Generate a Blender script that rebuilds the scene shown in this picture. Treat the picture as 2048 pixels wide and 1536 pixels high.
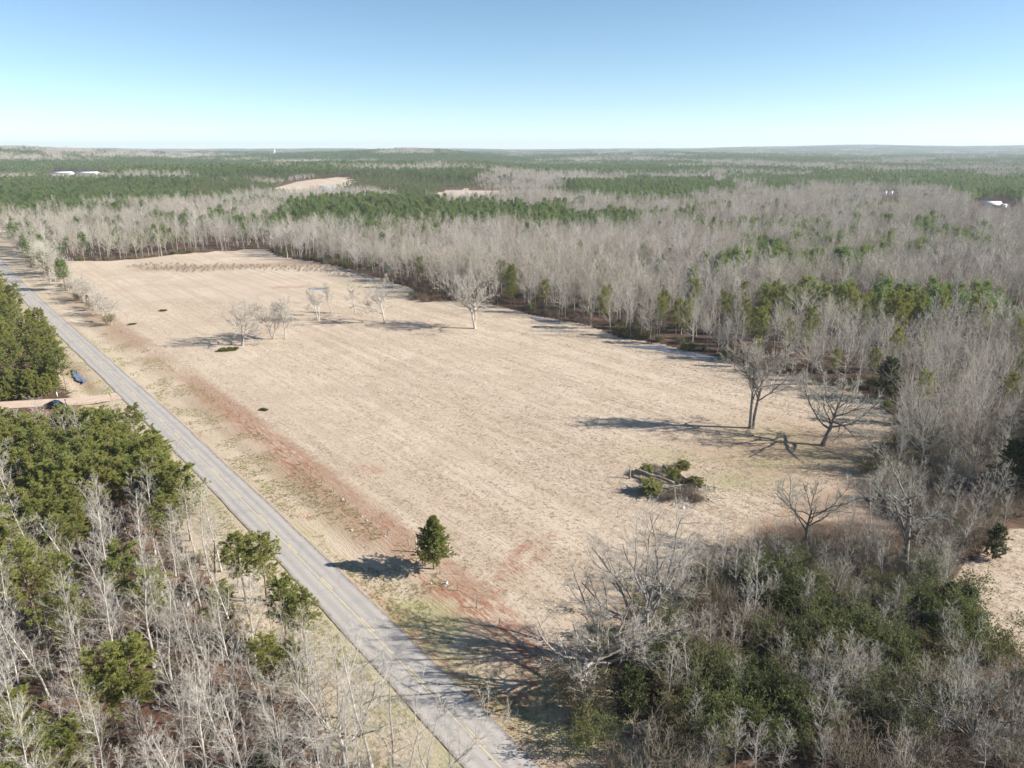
import bpy, math
import numpy as np
from mathutils import Vector, Matrix

for o in list(bpy.data.objects):
    bpy.data.objects.remove(o)
S = bpy.context.scene
COL = S.collection
R = math.radians

# ------------------------------------------------------------------ camera, sky, sun, exposure
CAM_H, PITCH, FPX = 60.0, R(18.3), 1422.0          # drone 60 m above the field; focal length in pixels of a 2048 wide frame
cam = bpy.data.cameras.new('camera')
cam.sensor_width = 36.0
cam.lens = 36.0 * FPX / 2048.0
cam.clip_start = 0.5
cam.clip_end = 40000
cam_o = bpy.data.objects.new('camera', cam)
cam_o.location = (0, 0, CAM_H)
cam_o.rotation_euler = (R(90) - PITCH, 0, 0)
COL.objects.link(cam_o)
S.camera = cam_o

SUN_EL, SUN_AZ = R(29), R(96)                       # azimuth clockwise from +Y: from the right, a little behind the camera
sdir = Vector((math.sin(SUN_AZ) * math.cos(SUN_EL), math.cos(SUN_AZ) * math.cos(SUN_EL), math.sin(SUN_EL)))
W = bpy.data.worlds.new('World')
S.world = W
W.use_nodes = True
wn = W.node_tree
sky = wn.nodes.new('ShaderNodeTexSky')
sky.sky_type = 'NISHITA'
sky.sun_disc = False
sky.sun_elevation = SUN_EL
sky.sun_rotation = SUN_AZ
sky.altitude = 120
sky.air_density = 0.7
sky.dust_density = 0.0
sky.ozone_density = 2.0
bg = wn.nodes['Background']
bg.inputs['Strength'].default_value = 0.073
wb = wn.nodes.new('ShaderNodeMix')                  # white balance of the camera
wb.data_type = 'RGBA'; wb.blend_type = 'MULTIPLY'
wb.inputs[0].default_value = 1.0
wb.inputs[7].default_value = (0.96, 1.03, 1.0, 1)
wn.links.new(sky.outputs[0], wb.inputs[6])
wn.links.new(wb.outputs[2], bg.inputs['Color'])
sun = bpy.data.lights.new('sun', 'SUN')
sun.energy = 5.0
sun.angle = R(0.53)
sun.color = (1.0, 0.955, 0.89)
sun_o = bpy.data.objects.new('sun', sun)
sun_o.rotation_euler = (-sdir).to_track_quat('-Z', 'Y').to_euler()
sun_o.location = (60, -10, 120)
COL.objects.link(sun_o)
vs = S.view_settings
vs.view_transform = 'Standard'
vs.look = 'None'
vs.exposure = 1.13
vs.gamma = 1.0
vs.use_curve_mapping = False
cy = S.cycles
cy.use_denoising = True
cy.denoising_prefilter = 'ACCURATE'
cy.max_bounces = 3
cy.diffuse_bounces = 2
cy.glossy_bounces = 2
cy.transmission_bounces = 2
cy.volume_bounces = 0
cy.caustics_reflective = False
cy.caustics_refractive = False

# ------------------------------------------------------------------ helpers
RNG = np.random.default_rng(7)


def P(px, py, h=0.0):
    """place on the plane z = h that the photograph shows at this pixel"""
    dx, u = px - 1024.0, 768.0 - py
    dz = -FPX * math.sin(PITCH) + u * math.cos(PITCH)
    t = (h - CAM_H) / dz
    return dx * t, (FPX * math.cos(PITCH) + u * math.sin(PITCH)) * t


def PX(x, y, z):
    d = y * math.cos(PITCH) - (z - CAM_H) * math.sin(PITCH)
    v = y * math.sin(PITCH) + (z - CAM_H) * math.cos(PITCH)
    d = np.maximum(d, 0.1)
    return 1024 + FPX * x / d, 768 - FPX * v / d


def height_for(x, y, ytop):
    lo, hi = 0.0, 40.0
    for _ in range(40):
        m = (lo + hi) / 2
        if PX(x, y, m)[1] > ytop:
            lo = m
        else:
            hi = m
    return lo


def inside(poly, x, y):
    x = np.asarray(x, float); y = np.asarray(y, float)
    r = np.zeros(x.shape, bool)
    n = len(poly)
    for i in range(n):
        x0, y0 = poly[i]; x1, y1 = poly[(i + 1) % n]
        if y0 == y1:
            continue
        c = ((y0 > y) != (y1 > y)) & (x < (x1 - x0) * (y - y0) / (y1 - y0) + x0)
        r ^= c
    return r


def pdist(line, x, y):
    x = np.asarray(x, float); y = np.asarray(y, float)
    best = np.full(x.shape, 1e9)
    for (x0, y0), (x1, y1) in zip(line[:-1], line[1:]):
        dx, dy = x1 - x0, y1 - y0
        t = np.clip(((x - x0) * dx + (y - y0) * dy) / (dx * dx + dy * dy), 0, 1)
        best = np.minimum(best, np.hypot(x - x0 - t * dx, y - y0 - t * dy))
    return best


def sstep(a, b, x):
    t = np.clip((x - a) / (b - a), 0, 1)
    return t * t * (3 - 2 * t)


def vnoise(x, y, s, seed=0):
    """smooth value noise, 0..1"""
    x = np.asarray(x, float) / s; y = np.asarray(y, float) / s
    ix, iy = np.floor(x), np.floor(y)
    fx, fy = x - ix, y - iy
    fx = fx * fx * (3 - 2 * fx); fy = fy * fy * (3 - 2 * fy)

    def h(a, b):
        v = np.sin(a * 127.1 + b * 311.7 + seed * 74.7) * 43758.5453
        return v - np.floor(v)
    return (h(ix, iy) * (1 - fx) + h(ix + 1, iy) * fx) * (1 - fy) + (h(ix, iy + 1) * (1 - fx) + h(ix + 1, iy + 1) * fx) * fy


def fbm(x, y, s, seed=0, n=4):
    a, t, w = 0, 0, 1.0
    for i in range(n):
        a = a + vnoise(x, y, s / 2 ** i, seed + i * 3) * w
        t += w; w *= 0.5
    return a / t


ORD = 'first second third fourth fifth sixth seventh eighth ninth tenth eleventh twelfth thirteenth fourteenth fifteenth sixteenth seventeenth eighteenth nineteenth twentieth'.split()
ORD += ['twenty ' + w for w in ORD[:9]] + ['thirtieth'] + ['thirty ' + w for w in ORD[:9]] + ['fortieth'] + ['forty ' + w for w in ORD[:9]]
ORD += ['number %d' % i for i in range(50, 200)]


def tag(o, label=None, cat=None, group=None, kind=None):
    if label: o['label'] = label
    if cat: o['category'] = cat
    if group: o['group'] = group
    if kind: o['kind'] = kind
    return o


class MB:
    def __init__(self):
        self.V, self.Q, self.T, self.n = [], [], [], 0

    def add(self, v, q=None, t=None):
        v = np.asarray(v, float).reshape(-1, 3)
        self.V.append(v)
        if q is not None and len(q): self.Q.append(np.asarray(q, int).reshape(-1, 4) + self.n)
        if t is not None and len(t): self.T.append(np.asarray(t, int).reshape(-1, 3) + self.n)
        self.n += len(v)
        return self

    def box(self, cx, cy, cz, sx, sy, sz, rz=0.0, taper=1.0):
        v = np.array([[x * (taper if z > 0 else 1), y * (taper if z > 0 else 1), z] for z in (-.5, .5) for x, y in ((-.5, -.5), (.5, -.5), (.5, .5), (-.5, .5))])
        v = v * [sx, sy, sz]
        c, s = math.cos(rz), math.sin(rz)
        v = np.stack([v[:, 0] * c - v[:, 1] * s + cx, v[:, 0] * s + v[:, 1] * c + cy, v[:, 2] + cz], 1)
        return self.add(v, [[0, 3, 2, 1], [4, 5, 6, 7], [0, 1, 5, 4], [1, 2, 6, 5], [2, 3, 7, 6], [3, 0, 4, 7]])

    def tube(self, pts, rad, k=6, cap=True):
        pts = np.asarray(pts, float)[None]
        rad = np.broadcast_to(np.asarray(rad, float), (1, pts.shape[1]))
        tubes(self, pts, rad, k)
        if cap:
            m = pts.shape[1]
            b0 = self.n - m * k
            for ring in (0, m - 1):
                b = b0 + ring * k
                self.T.append(np.array([[b, b + i, b + i + 1] if ring else [b, b + i + 1, b + i] for i in range(1, k - 1)]))
        return self

    def mesh(self, name, mat, smooth=False):
        V = np.concatenate(self.V) if self.V else np.zeros((0, 3))
        Q = np.concatenate(self.Q) if self.Q else np.zeros((0, 4), int)
        T = np.concatenate(self.T) if self.T else np.zeros((0, 3), int)
        me = bpy.data.meshes.new(name)
        me.vertices.add(len(V))
        me.vertices.foreach_set('co', V.astype(np.float32).ravel())
        loops = np.concatenate([Q.ravel(), T.ravel()]).astype(np.int32)
        me.loops.add(len(loops))
        me.loops.foreach_set('vertex_index', loops)
        me.polygons.add(len(Q) + len(T))
        me.polygons.foreach_set('loop_start', np.concatenate([np.arange(len(Q)) * 4, len(Q) * 4 + np.arange(len(T)) * 3]).astype(np.int32))
        if smooth:
            me.polygons.foreach_set('use_smooth', np.ones(len(Q) + len(T), bool))
        me.update(calc_edges=True)
        if mat: me.materials.append(mat)
        return me

    def obj(self, name, mat, parent=None, smooth=False):
        return link(name, self.mesh(name, mat, smooth), parent)


def link(name, data, parent=None):
    o = bpy.data.objects.new(name, data)
    COL.objects.link(o)
    if parent: o.parent = parent
    return o


def perp(d):
    ref = np.where(np.abs(d[..., 2:3]) < 0.9, np.array([0, 0, 1.0]), np.array([1.0, 0, 0]))
    a = np.cross(d, ref)
    a /= np.linalg.norm(a, axis=-1, keepdims=True) + 1e-9
    return a, np.cross(d, a)


def tubes(mb, pts, rad, k):
    """pts (B,n,3), rad (B,n): B tapered tubes"""
    B, n, _ = pts.shape
    if B == 0: return
    d = np.empty_like(pts)
    d[:, :-1] = pts[:, 1:] - pts[:, :-1]
    d[:, -1] = d[:, -2]
    if n > 2: d[:, 1:-1] = pts[:, 2:] - pts[:, :-2]
    d /= np.linalg.norm(d, axis=-1, keepdims=True) + 1e-9
    a, b = perp(d)
    ph = np.arange(k) * 2 * math.pi / k
    v = pts[:, :, None, :] + rad[:, :, None, None] * (a[:, :, None, :] * np.cos(ph)[None, None, :, None] + b[:, :, None, :] * np.sin(ph)[None, None, :, None])
    base = (np.arange(B)[:, None] * n + np.arange(n - 1)[None, :]) * k
    i = np.arange(k); j = (i + 1) % k
    q = np.stack([base[..., None] + i, base[..., None] + j, base[..., None] + k + j, base[..., None] + k + i], -1)
    mb.add(v.reshape(-1, 3), q.reshape(-1, 4))


# ------------------------------------------------------------------ materials
def nmat(name):
    m = bpy.data.materials.new(name)
    m.use_nodes = True
    nt = m.node_tree
    return m, nt, nt.nodes['Principled BSDF'], nt.nodes['Material Output']


def N(nt, t, **kw):
    n = nt.nodes.new(t)
    for k, v in kw.items():
        if k in n.inputs.keys() and not hasattr(n, k): n.inputs[k].default_value = v
        else: setattr(n, k, v)
    return n


def mixc(nt, fac, a, b, blend='MIX'):
    n = nt.nodes.new('ShaderNodeMix')
    n.data_type = 'RGBA'; n.blend_type = blend
    for sock, v in ((0, fac), (6, a), (7, b)):
        if hasattr(v, 'is_linked'): nt.links.new(v, n.inputs[sock])
        elif sock == 0: n.inputs[0].default_value = v
        else: n.inputs[sock].default_value = (*v, 1)
    return n.outputs[2]


def math_(nt, op, a, b=0.0, clamp=False):
    n = nt.nodes.new('ShaderNodeMath')
    n.operation = op; n.use_clamp = clamp
    for i, v in enumerate((a, b)):
        if hasattr(v, 'is_linked'): nt.links.new(v, n.inputs[i])
        else: n.inputs[i].default_value = v
    return n.outputs[0]


def rng_(nt, v, a, b, c=0.0, d=1.0):
    n = nt.nodes.new('ShaderNodeMapRange')
    nt.links.new(v, n.inputs[0])
    for i, q in enumerate((a, b, c, d)): n.inputs[i + 1].default_value = q
    return n.outputs[0]


def noise(nt, scale, detail=3, vec=None, rough=0.55):
    n = nt.nodes.new('ShaderNodeTexNoise')
    n.inputs['Scale'].default_value = scale
    n.inputs['Detail'].default_value = detail
    n.inputs['Roughness'].default_value = rough
    if vec is not None: nt.links.new(vec, n.inputs['Vector'])
    return n.outputs[0]


def pos(nt):
    return nt.nodes.new('ShaderNodeNewGeometry').outputs['Position']


def plain(name, c, rough=0.7, metal=0.0, c2=None, scale=3.0, bump=0.0):
    m, nt, b, out = nmat(name)
    b.inputs['Roughness'].default_value = rough
    b.inputs['Metallic'].default_value = metal
    b.inputs['Base Color'].default_value = (*c, 1)
    if c2:
        f = noise(nt, scale, 4, pos(nt))
        nt.links.new(mixc(nt, rng_(nt, f, .3, .7), c, c2), b.inputs['Base Color'])
        if bump:
            bp = N(nt, 'ShaderNodeBump'); bp.inputs['Strength'].default_value = bump
            nt.links.new(f, bp.inputs['Height']); nt.links.new(bp.outputs[0], b.inputs['Normal'])
    return m


def bark(name, c1, c2, c3, scale=2.5):
    """c1 to c2 from tree to tree, c3 in patches"""
    m, nt, b, out = nmat(name)
    rnd = nt.nodes.new('ShaderNodeObjectInfo').outputs['Random']
    f = noise(nt, scale, 4, pos(nt), 0.7)
    col = mixc(nt, rng_(nt, f, .42, .62), mixc(nt, rnd, c1, c2), c3)
    nt.links.new(col, b.inputs['Base Color'])
    b.inputs['Roughness'].default_value = 0.85
    b.inputs['Specular IOR Level'].default_value = 0.2
    return m


def foliage(name, c1, c2, c3, trans=0.25, scale=0.8):
    m, nt, b, out = nmat(name)
    rnd = nt.nodes.new('ShaderNodeObjectInfo').outputs['Random']
    f = noise(nt, scale, 3, pos(nt), 0.7)
    col = mixc(nt, rng_(nt, f, .4, .68), mixc(nt, rnd, c1, c2), c3)
    nt.links.new(col, b.inputs['Base Color'])
    b.inputs['Roughness'].default_value = 0.55
    b.inputs['Specular IOR Level'].default_value = 0.25
    tr = nt.nodes.new('ShaderNodeBsdfTranslucent')
    nt.links.new(col, tr.inputs[0])
    mx = nt.nodes.new('ShaderNodeMixShader')
    mx.inputs[0].default_value = trans
    nt.links.new(b.outputs[0], mx.inputs[1]); nt.links.new(tr.outputs[0], mx.inputs[2])
    nt.links.new(mx.outputs[0], out.inputs['Surface'])
    return m


M = {}
M['bark_pale'] = bark('pale_bark', (.56, .52, .46), (.40, .36, .31), (.32, .28, .235))
M['twig_pale'] = bark('pale_twigs', (.52, .485, .425), (.40, .365, .315), (.42, .38, .30), .6)
M['bark_white'] = bark('white_bark', (.47, .44, .39), (.39, .36, .32), (.27, .24, .205), 1.5)
M['twig_white'] = bark('white_twigs', (.52, .48, .425), (.43, .39, .34), (.42, .37, .30), .6)
M['bark_oak'] = bark('oak_bark', (.25, .215, .18), (.18, .155, .13), (.10, .085, .07), 1.6)
M['twig_oak'] = bark('oak_twigs', (.40, .375, .33), (.31, .285, .25), (.36, .36, .27), .5)
M['bark_mid'] = bark('grey_oak_bark', (.36, .325, .28), (.30, .27, .235), (.19, .165, .14), 1.4)
M['bark_pine'] = bark('pine_bark', (.20, .13, .09), (.14, .10, .075), (.27, .22, .18), 3)
M['twig_brown'] = bark('brown_twigs', (.25, .195, .15), (.17, .125, .095), (.24, .20, .13), .5)
M['twig_wood'] = bark('woodland_twigs', (.55, .51, .45), (.28, .24, .20), (.43, .38, .305), .02)
M['needle'] = foliage('pine_needles', (.32, .33, .085), (.215, .255, .075), (.35, .33, .11), .5)
M['needle_wood'] = foliage('woodland_needles', (.21, .285, .082), (.135, .205, .070), (.25, .285, .092), .52, .03)
M['cedar'] = foliage('cedar_sprays', (.27, .295, .085), (.21, .25, .075), (.31, .28, .09), .45)
M['cedar_dark'] = foliage('dark_cedar_sprays', (.085, .105, .038), (.060, .082, .032), (.115, .110, .040), .3)
M['cut'] = foliage('cut_cedar_sprays', (.27, .28, .08), (.21, .235, .07), (.31, .28, .10), .45)
M['twig_thicket'] = bark('thicket_twigs', (.29, .245, .20), (.19, .155, .125), (.26, .235, .155), .5)
M['shrub'] = foliage('evergreen_leaves', (.13, .18, .045), (.08, .12, .036), (.21, .215, .065), .38)
M['shrub_yellow'] = foliage('olive_leaves', (.21, .205, .075), (.16, .155, .06), (.24, .195, .095), .3)
M['rust'] = foliage('rusty_dead_leaves', (.17, .085, .04), (.13, .06, .035), (.20, .12, .06))
M['straw'] = foliage('dry_grass_blades', (.54, .45, .352), (.47, .38, .29), (.59, .50, .405), .2, .15)
M['straw_dark'] = foliage('brown_grass_blades', (.36, .265, .18), (.29, .205, .135), (.42, .31, .21), .2, .15)
M['green_blade'] = foliage('green_grass_blades', (.22, .24, .085), (.30, .285, .12), (.42, .34, .20), .25, .3)
M['concrete'] = plain('pale_post', (.70, .67, .62), .8, 0, (.5, .47, .43), 6)
M['steel'] = plain('weathered_steel', (.42, .40, .37), .6, .3, (.30, .25, .2), 5)
M['rustred'] = plain('red_painted_tube', (.20, .055, .04), .55, .1, (.14, .05, .04), 6)
M['white'] = plain('white_paint', (.80, .80, .79), .5, 0, (.70, .70, .69), .5)
M['dark'] = plain('dark_opening', (.03, .03, .035), .4)
M['roof_blue'] = plain('pale_blue_metal_roof', (.55, .64, .72), .4, .3, (.48, .56, .64), .3)
M['tarp'] = plain('faded_plastic', (.55, .68, .78), .4)
M['car_blue'] = plain('dark_blue_car_paint', (.018, .04, .10), .25, .3)
M['glass'] = plain('dark_glass', (.01, .012, .015), .08)
M['rubber'] = plain('black_rubber', (.02, .02, .02), .8)
M['yellow'] = plain('yellow_sign_paint', (.80, .50, .03), .5)
M['rock'] = plain('pale_stone', (.55, .47, .38), .9, 0, (.42, .30, .22), 5)
M['log'] = plain('weathered_log', (.30, .25, .20), .9, 0, (.14, .11, .085), 2.5, .3)

# ------------------------------------------------------------------ layout lines (metres)
road_px = [(1012, 1536), (922, 1447), (868, 1389), (813, 1338), (734, 1257), (647, 1168), (560, 1081), (492, 1011), (401, 920), (319, 842),
           (257, 784), (215, 738), (163, 688), (106, 639), (47, 584), (12, 550), (-6, 530), (-14, 510)]
rp = np.array([P(x + (1.5 if y < 1000 else 2), y) for x, y in road_px])
rc = np.polyfit(rp[:, 1], rp[:, 0], 3)              # x as a smooth function of y
ry = np.concatenate([np.arange(-120, 20, 8), np.arange(20, 430, 3.0)])
low = ry < 50
rx = np.polyval(rc, ry)
sl = np.polyval(np.polyder(rc), 50.0)
rx[low] = np.polyval(rc, 50.0) + sl * (ry[low] - 50)
far_d = np.array([rx[-1] - rx[-2], ry[-1] - ry[-2]]); far_d /= np.linalg.norm(far_d)
ext = np.array([[rx[-1], ry[-1]] + far_d * s for s in np.arange(6, 900, 12)])
ROAD = np.concatenate([np.stack([rx, ry], 1), ext])
ROAD_L = [tuple(p) for p in ROAD[::3]]


def road_side(x, y):
    """signed distance from the road centre, positive on the field side"""
    x = np.asarray(x, float); y = np.asarray(y, float)
    xr = np.interp(y, ROAD[:, 1], ROAD[:, 0])
    return np.where(x > xr, 1, -1) * pdist(ROAD_L, x, y)


def poly(px, h=0.0):
    return [P(a, b, h) for a, b in px]


FENCE = poly([(150, 590), (215, 640), (294, 697), (324, 718), (352, 738), (386, 764), (453, 812), (492, 844), (570, 905), (640, 962), (694, 1006), (766, 1066), (840, 1104), (887, 1158), (951, 1214), (1010, 1262), (1072, 1312)])
FIELD = poly([(85, 524), (150, 523), (250, 520), (400, 505), (530, 497), (560, 513), (680, 533), (748, 554), (834, 580), (899, 600), (981, 608), (1073, 632),
              (1172, 649), (1240, 675), (1319, 687), (1380, 704), (1450, 722), (1540, 745), (1640, 765), (1740, 795), (1800, 840), (1770, 900), (1720, 950), (1600, 1000),
              (1480, 1060), (1390, 1120), (1290, 1170), (1180, 1230), (1090, 1330)]) + FENCE[::-1]
CLEAR = poly([(2024, 1054), (1953, 1114), (1887, 1170), (1870, 1200), (1931, 1230), (1960, 1270), (2048, 1310), (2300, 1500), (2600, 1400), (2300, 1080)])
DRIVE = poly([(258, 786), (225, 795), (180, 801), (110, 805), (0, 811), (-120, 818)])
FAR1 = poly([(545, 381), (560, 371), (610, 366), (690, 361), (715, 367), (660, 378), (600, 384)], 5.0)
FAR2 = poly([(868, 392), (875, 381), (930, 377), (1000, 380), (1005, 390), (930, 396)], 3.0)
YARD = poly([(1940, 412), (1960, 402), (2010, 402), (2030, 415), (1990, 428)])
SHEDS = poly([(95, 357), (110, 349), (280, 350), (290, 358)])


def terrain(x, y):
    x = np.asarray(x, float); y = np.asarray(y, float)
    d = np.hypot(x, y)
    az = np.degrees(np.arctan2(x, np.maximum(y, 1)))
    near = 0.10 * (fbm(x, y, 7, 3, 3) - .5) * sstep(6, 11, np.abs(road_side(x, y))) * (d < 700)
    roll = 26 * (fbm(x, y, 900, 11, 3) - .42) * sstep(1300, 2600, d)
    rise = 30 * sstep(2400, 4600, d) * (0.45 + 0.9 * fbm(x, y, 1700, 5, 2) - .2)
    hill_l = 44 * np.exp(-((az + 36) / 9) ** 2) * np.exp(-((d - 3600) / 1100) ** 2)
    hill_m = 30 * np.exp(-((az + 7) / 6) ** 2) * np.exp(-((d - 3400) / 900) ** 2)
    ridge = (2 + 24 * fbm(az * 30 + 700, d * .05, 180, 21, 2) + 42 * sstep(4, 26, az)) * sstep(6800, 9800, d)
    tilt = 13 * sstep(980, 1500, d) * sstep(-34, -24, az) * sstep(4, -4, az) * sstep(2600, 1700, d)
    return near + np.maximum(roll, -9) + rise + hill_l + hill_m + ridge + tilt


def tz(x, y):
    return float(terrain(np.array([x]), np.array([y]))[0])


# ------------------------------------------------------------------ ground sheet
def axis(fine0, fine1, step, end0, end1, grow):
    a = list(np.arange(fine0, fine1 + 1e-6, step))
    s = step; v = a[-1]
    while v < end1:
        s *= grow; v += s; a.append(v)
    s = step; v = a[0]; b = []
    while v > end0:
        s *= grow; v -= s; b.append(v)
    return np.array(b[::-1] + a)


gx = axis(-150, 120, 1.4, -13000, 13000, 1.055)
gy = axis(30, 300, 1.4, -700, 15000, 1.045)
X, Y = np.meshgrid(gx, gy)
xf, yf = X.ravel(), Y.ravel()
zf = terrain(xf, yf)
rs = road_side(xf, yf)
near = np.hypot(xf, yf) < 900
ditch = np.exp(-((rs + 8.5) / 1.6) ** 2) * (yf > 150) * (yf < 230)
zf = zf - 0.25 * np.exp(-((rs - 7.5) / 2.0) ** 2) * near - 0.45 * ditch
n1, n2 = len(gy), len(gx)
idx = np.arange(n1 * n2).reshape(n1, n2)
gq = np.stack([idx[:-1, :-1], idx[:-1, 1:], idx[1:, 1:], idx[1:, :-1]], -1).reshape(-1, 4)

a_field = inside(FIELD, xf, yf) | inside(CLEAR, xf, yf) | inside(FAR1, xf, yf) | inside(FAR2, xf, yf) | inside(SHEDS, xf, yf)
fdist = pdist(FENCE, xf, yf)
a_verge = (np.abs(rs) < 12.5) | ((rs > 0) & (rs < 17) & ~inside(FIELD, xf, yf) & (yf > 62))
jit = (fbm(xf, yf, 6, 40) - .5)
fence_y0 = P(640, 940)[1]
clay = np.exp(-((fdist - 1.3 + jit * 3) / 1.9) ** 2) * ((rs < 17.5)) * (0.25 + 0.85 * sstep(235, 125, yf)) * (rs > 3) * (.35 + .65 * sstep(.30, .52, fbm(xf, yf, 16, 50)))
clay = np.maximum(clay, .95 * np.exp(-((rs - 3.7 + jit * 1.2) / .7) ** 2) * sstep(95, 84, yf))
for ln, w in ((poly([(1100, 1072), (1040, 1098), (1005, 1150)]), .9), (poly([(1096, 1096), (1060, 1130), (1015, 1148), (960, 1172)]), .8), (poly([(1000, 1180), (960, 1200), (905, 1190)]), .7),
              (poly([(1125, 1338), (1090, 1355), (1060, 1372), (1020, 1400)]), 2.2), (poly([(1045, 1330), (1050, 1345)]), 1.0), (poly([(830, 1150), (880, 1185), (925, 1225), (935, 1245)]), 1.0), (poly([(1650, 775), (1720, 800)]), 1.5),
              (poly([(600, 1030), (612, 1036)]), .5), (poly([(560, 575), (610, 573)]), 3.0), (poly([(725, 930), (760, 945)]), .8), (poly([(1010, 835), (1060, 850)]), .6)):
    clay = np.maximum(clay, .9 * np.exp(-((pdist(ln, xf, yf) + jit * 1.5 * w) / w) ** 2))
ox, oy = P(1600, 905)
brown = np.exp(-(((xf - ox) / 26) ** 2 + ((yf - oy) / 16) ** 2)) * .9
brown = np.maximum(brown, .8 * np.exp(-(pdist(poly([(650, 528), (480, 532), (300, 538)]), xf, yf) / 7) ** 2))
brown = np.maximum(brown, .8 * np.exp(-((fdist - 2) / 4.5) ** 2) * (yf > 85) * (rs < 18) * sstep(.35, .6, fbm(xf, yf, 18, 61)))
green = np.zeros_like(xf)
for cx, cyy, r in ((1520, 870, 9), (1650, 910, 10), (1545, 925, 11), (700, 570, 14), (1480, 960, 8), (820, 588, 10), (1330, 910, 8)):
    qx, qy = P(cx, cyy)
    green = np.maximum(green, .75 * np.exp(-(((xf - qx) / r) ** 2 + ((yf - qy) / (r * .55)) ** 2)))
green = np.maximum(green, a_verge * (.25 + .75 * sstep(.45, .6, fbm(xf, yf, 11, 70))) * np.where(rs < 0, np.where(rs > -6.5, .9, .45), np.where(yf < 85, .9, np.where(rs < 6, .45, .15))))
edge_out = pdist(FIELD + FIELD[:1], xf, yf)
floor_ = (~a_field & ~a_verge) * np.where((yf < 150) & (rs > 0), sstep(0, 16, edge_out - 26 * (fbm(xf, yf, 13, 66, 3) - .40)), 1.0)
brown = np.maximum(brown, .85 * np.exp(-(pdist(poly([(105, 700), (145, 742), (185, 783)]), xf, yf) / 2.2) ** 2))
brown = np.maximum(brown, .75 * (~a_field & ~a_verge & (yf < 160) & (rs > 0)))
clay = np.maximum(clay, .5 * sstep(.52, .68, fbm(xf, yf, 10, 67)) * (rs < -12) * (yf < 165) * near)
gb = MB().add(np.stack([xf, yf, zf], 1), gq)
gm = gb.mesh('ground', None, smooth=True)
for nm_, arr in (('field', a_field.astype(float)), ('clay', clay), ('brown', brown), ('green', green), ('floor', floor_)):
    at = gm.attributes.new(nm_, 'FLOAT', 'POINT')
    at.data.foreach_set('value', np.clip(arr, 0, 1).astype(np.float32))


def ground_mat():
    m, nt, b, out = nmat('field_and_forest_ground')
    p = pos(nt)
    mp = N(nt, 'ShaderNodeMapping')
    mp.vector_type = 'TEXTURE'
    mp.inputs['Rotation'].default_value = (0, 0, math.atan2(.77, -.638))
    mp.inputs['Scale'].default_value = (4.5, .8, 1.0)
    nt.links.new(p, mp.inputs[0])
    st = mp.outputs[0]                                # stretched along the mowing lines, which run with the road

    def att(n):
        return N(nt, 'ShaderNodeAttribute', attribute_name=n).outputs['Fac']
    streak = noise(nt, .55, 5, st, .65)
    streak2 = noise(nt, 2.2, 4, st, .7)
    big = noise(nt, .022, 4, p, .6)
    mid = noise(nt, .12, 5, p, .65)
    fine = noise(nt, 2.6, 5, p, .75)
    straw = mixc(nt, rng_(nt, big, .36, .62), (.55, .46, .35), (.48, .39, .295))
    straw = mixc(nt, math_(nt, 'MULTIPLY', rng_(nt, streak, .46, .70), .60), straw, (.42, .31, .22))
    straw = mixc(nt, math_(nt, 'MULTIPLY', rng_(nt, streak2, .50, .74), .30), straw, (.37, .28, .20))
    straw = mixc(nt, math_(nt, 'MULTIPLY', rng_(nt, mid, .54, .72), .55), straw, (.40, .285, .20))
    patch = noise(nt, .05, 5, p, .7)
    straw = mixc(nt, math_(nt, 'MULTIPLY', rng_(nt, patch, .48, .64), .7), straw, (.42, .33, .245))
    mp2 = N(nt, 'ShaderNodeMapping'); mp2.vector_type = 'TEXTURE'
    mp2.inputs['Rotation'].default_value = (0, 0, math.atan2(.77, -.638)); mp2.inputs['Scale'].default_value = (60.0, 1.0, 1.0)
    nt.links.new(p, mp2.inputs[0])
    mow = noise(nt, .33, 3, mp2.outputs[0], .6)       # mower passes
    straw = mixc(nt, math_(nt, 'MULTIPLY', rng_(nt, mow, .47, .60), .46), straw, (.385, .29, .205))
    straw = mixc(nt, math_(nt, 'MULTIPLY', rng_(nt, fine, .55, .75), .45), straw, (.63, .54, .43))
    straw = mixc(nt, math_(nt, 'MULTIPLY', att('brown'), rng_(nt, fine, .3, .6, .5, 1.0)), straw, (.30, .195, .125))
    grass = mixc(nt, rng_(nt, fine, .4, .65), (.27, .27, .115), (.40, .335, .19))
    straw = mixc(nt, math_(nt, 'MULTIPLY', att('green'), rng_(nt, mid, .35, .6, .25, .95)), straw, grass)
    litter = mixc(nt, rng_(nt, fine, .35, .65), (.125, .078, .052), (.065, .046, .034))
    litter = mixc(nt, rng_(nt, mid, .5, .7), litter, (.20, .115, .075))
    fl = math_(nt, 'ADD', att('floor'), math_(nt, 'MULTIPLY', math_(nt, 'SUBTRACT', mid, .5), .6))
    col = mixc(nt, rng_(nt, fl, .35, .65), straw, litter)
    clay_c = mixc(nt, rng_(nt, fine, .4, .65), (.25, .092, .055), (.36, .165, .10))
    cl = math_(nt, 'MULTIPLY', att('clay'), rng_(nt, noise(nt, 1.3, 6, st, .8), .45, .55, .06, 1.0))
    col = mixc(nt, math_(nt, 'MULTIPLY', cl, .95, True), col, clay_c)
    nt.links.new(col, b.inputs['Base Color'])
    b.inputs['Roughness'].default_value = .95
    b.inputs['Specular IOR Level'].default_value = .1
    h = math_(nt, 'ADD', math_(nt, 'MULTIPLY', fine, .5), math_(nt, 'MULTIPLY', streak2, .9))
    bp = N(nt, 'ShaderNodeBump')
    bp.inputs['Strength'].default_value = .65
    bp.inputs['Distance'].default_value = .28
    nt.links.new(h, bp.inputs['Height'])
    nt.links.new(bp.outputs[0], b.inputs['Normal'])
    return m


gm.materials.append(ground_mat())
tag(link('ground', gm), 'dry tan hayfield and brown woodland floor stretching to the horizon', 'ground', kind='structure')


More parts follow.
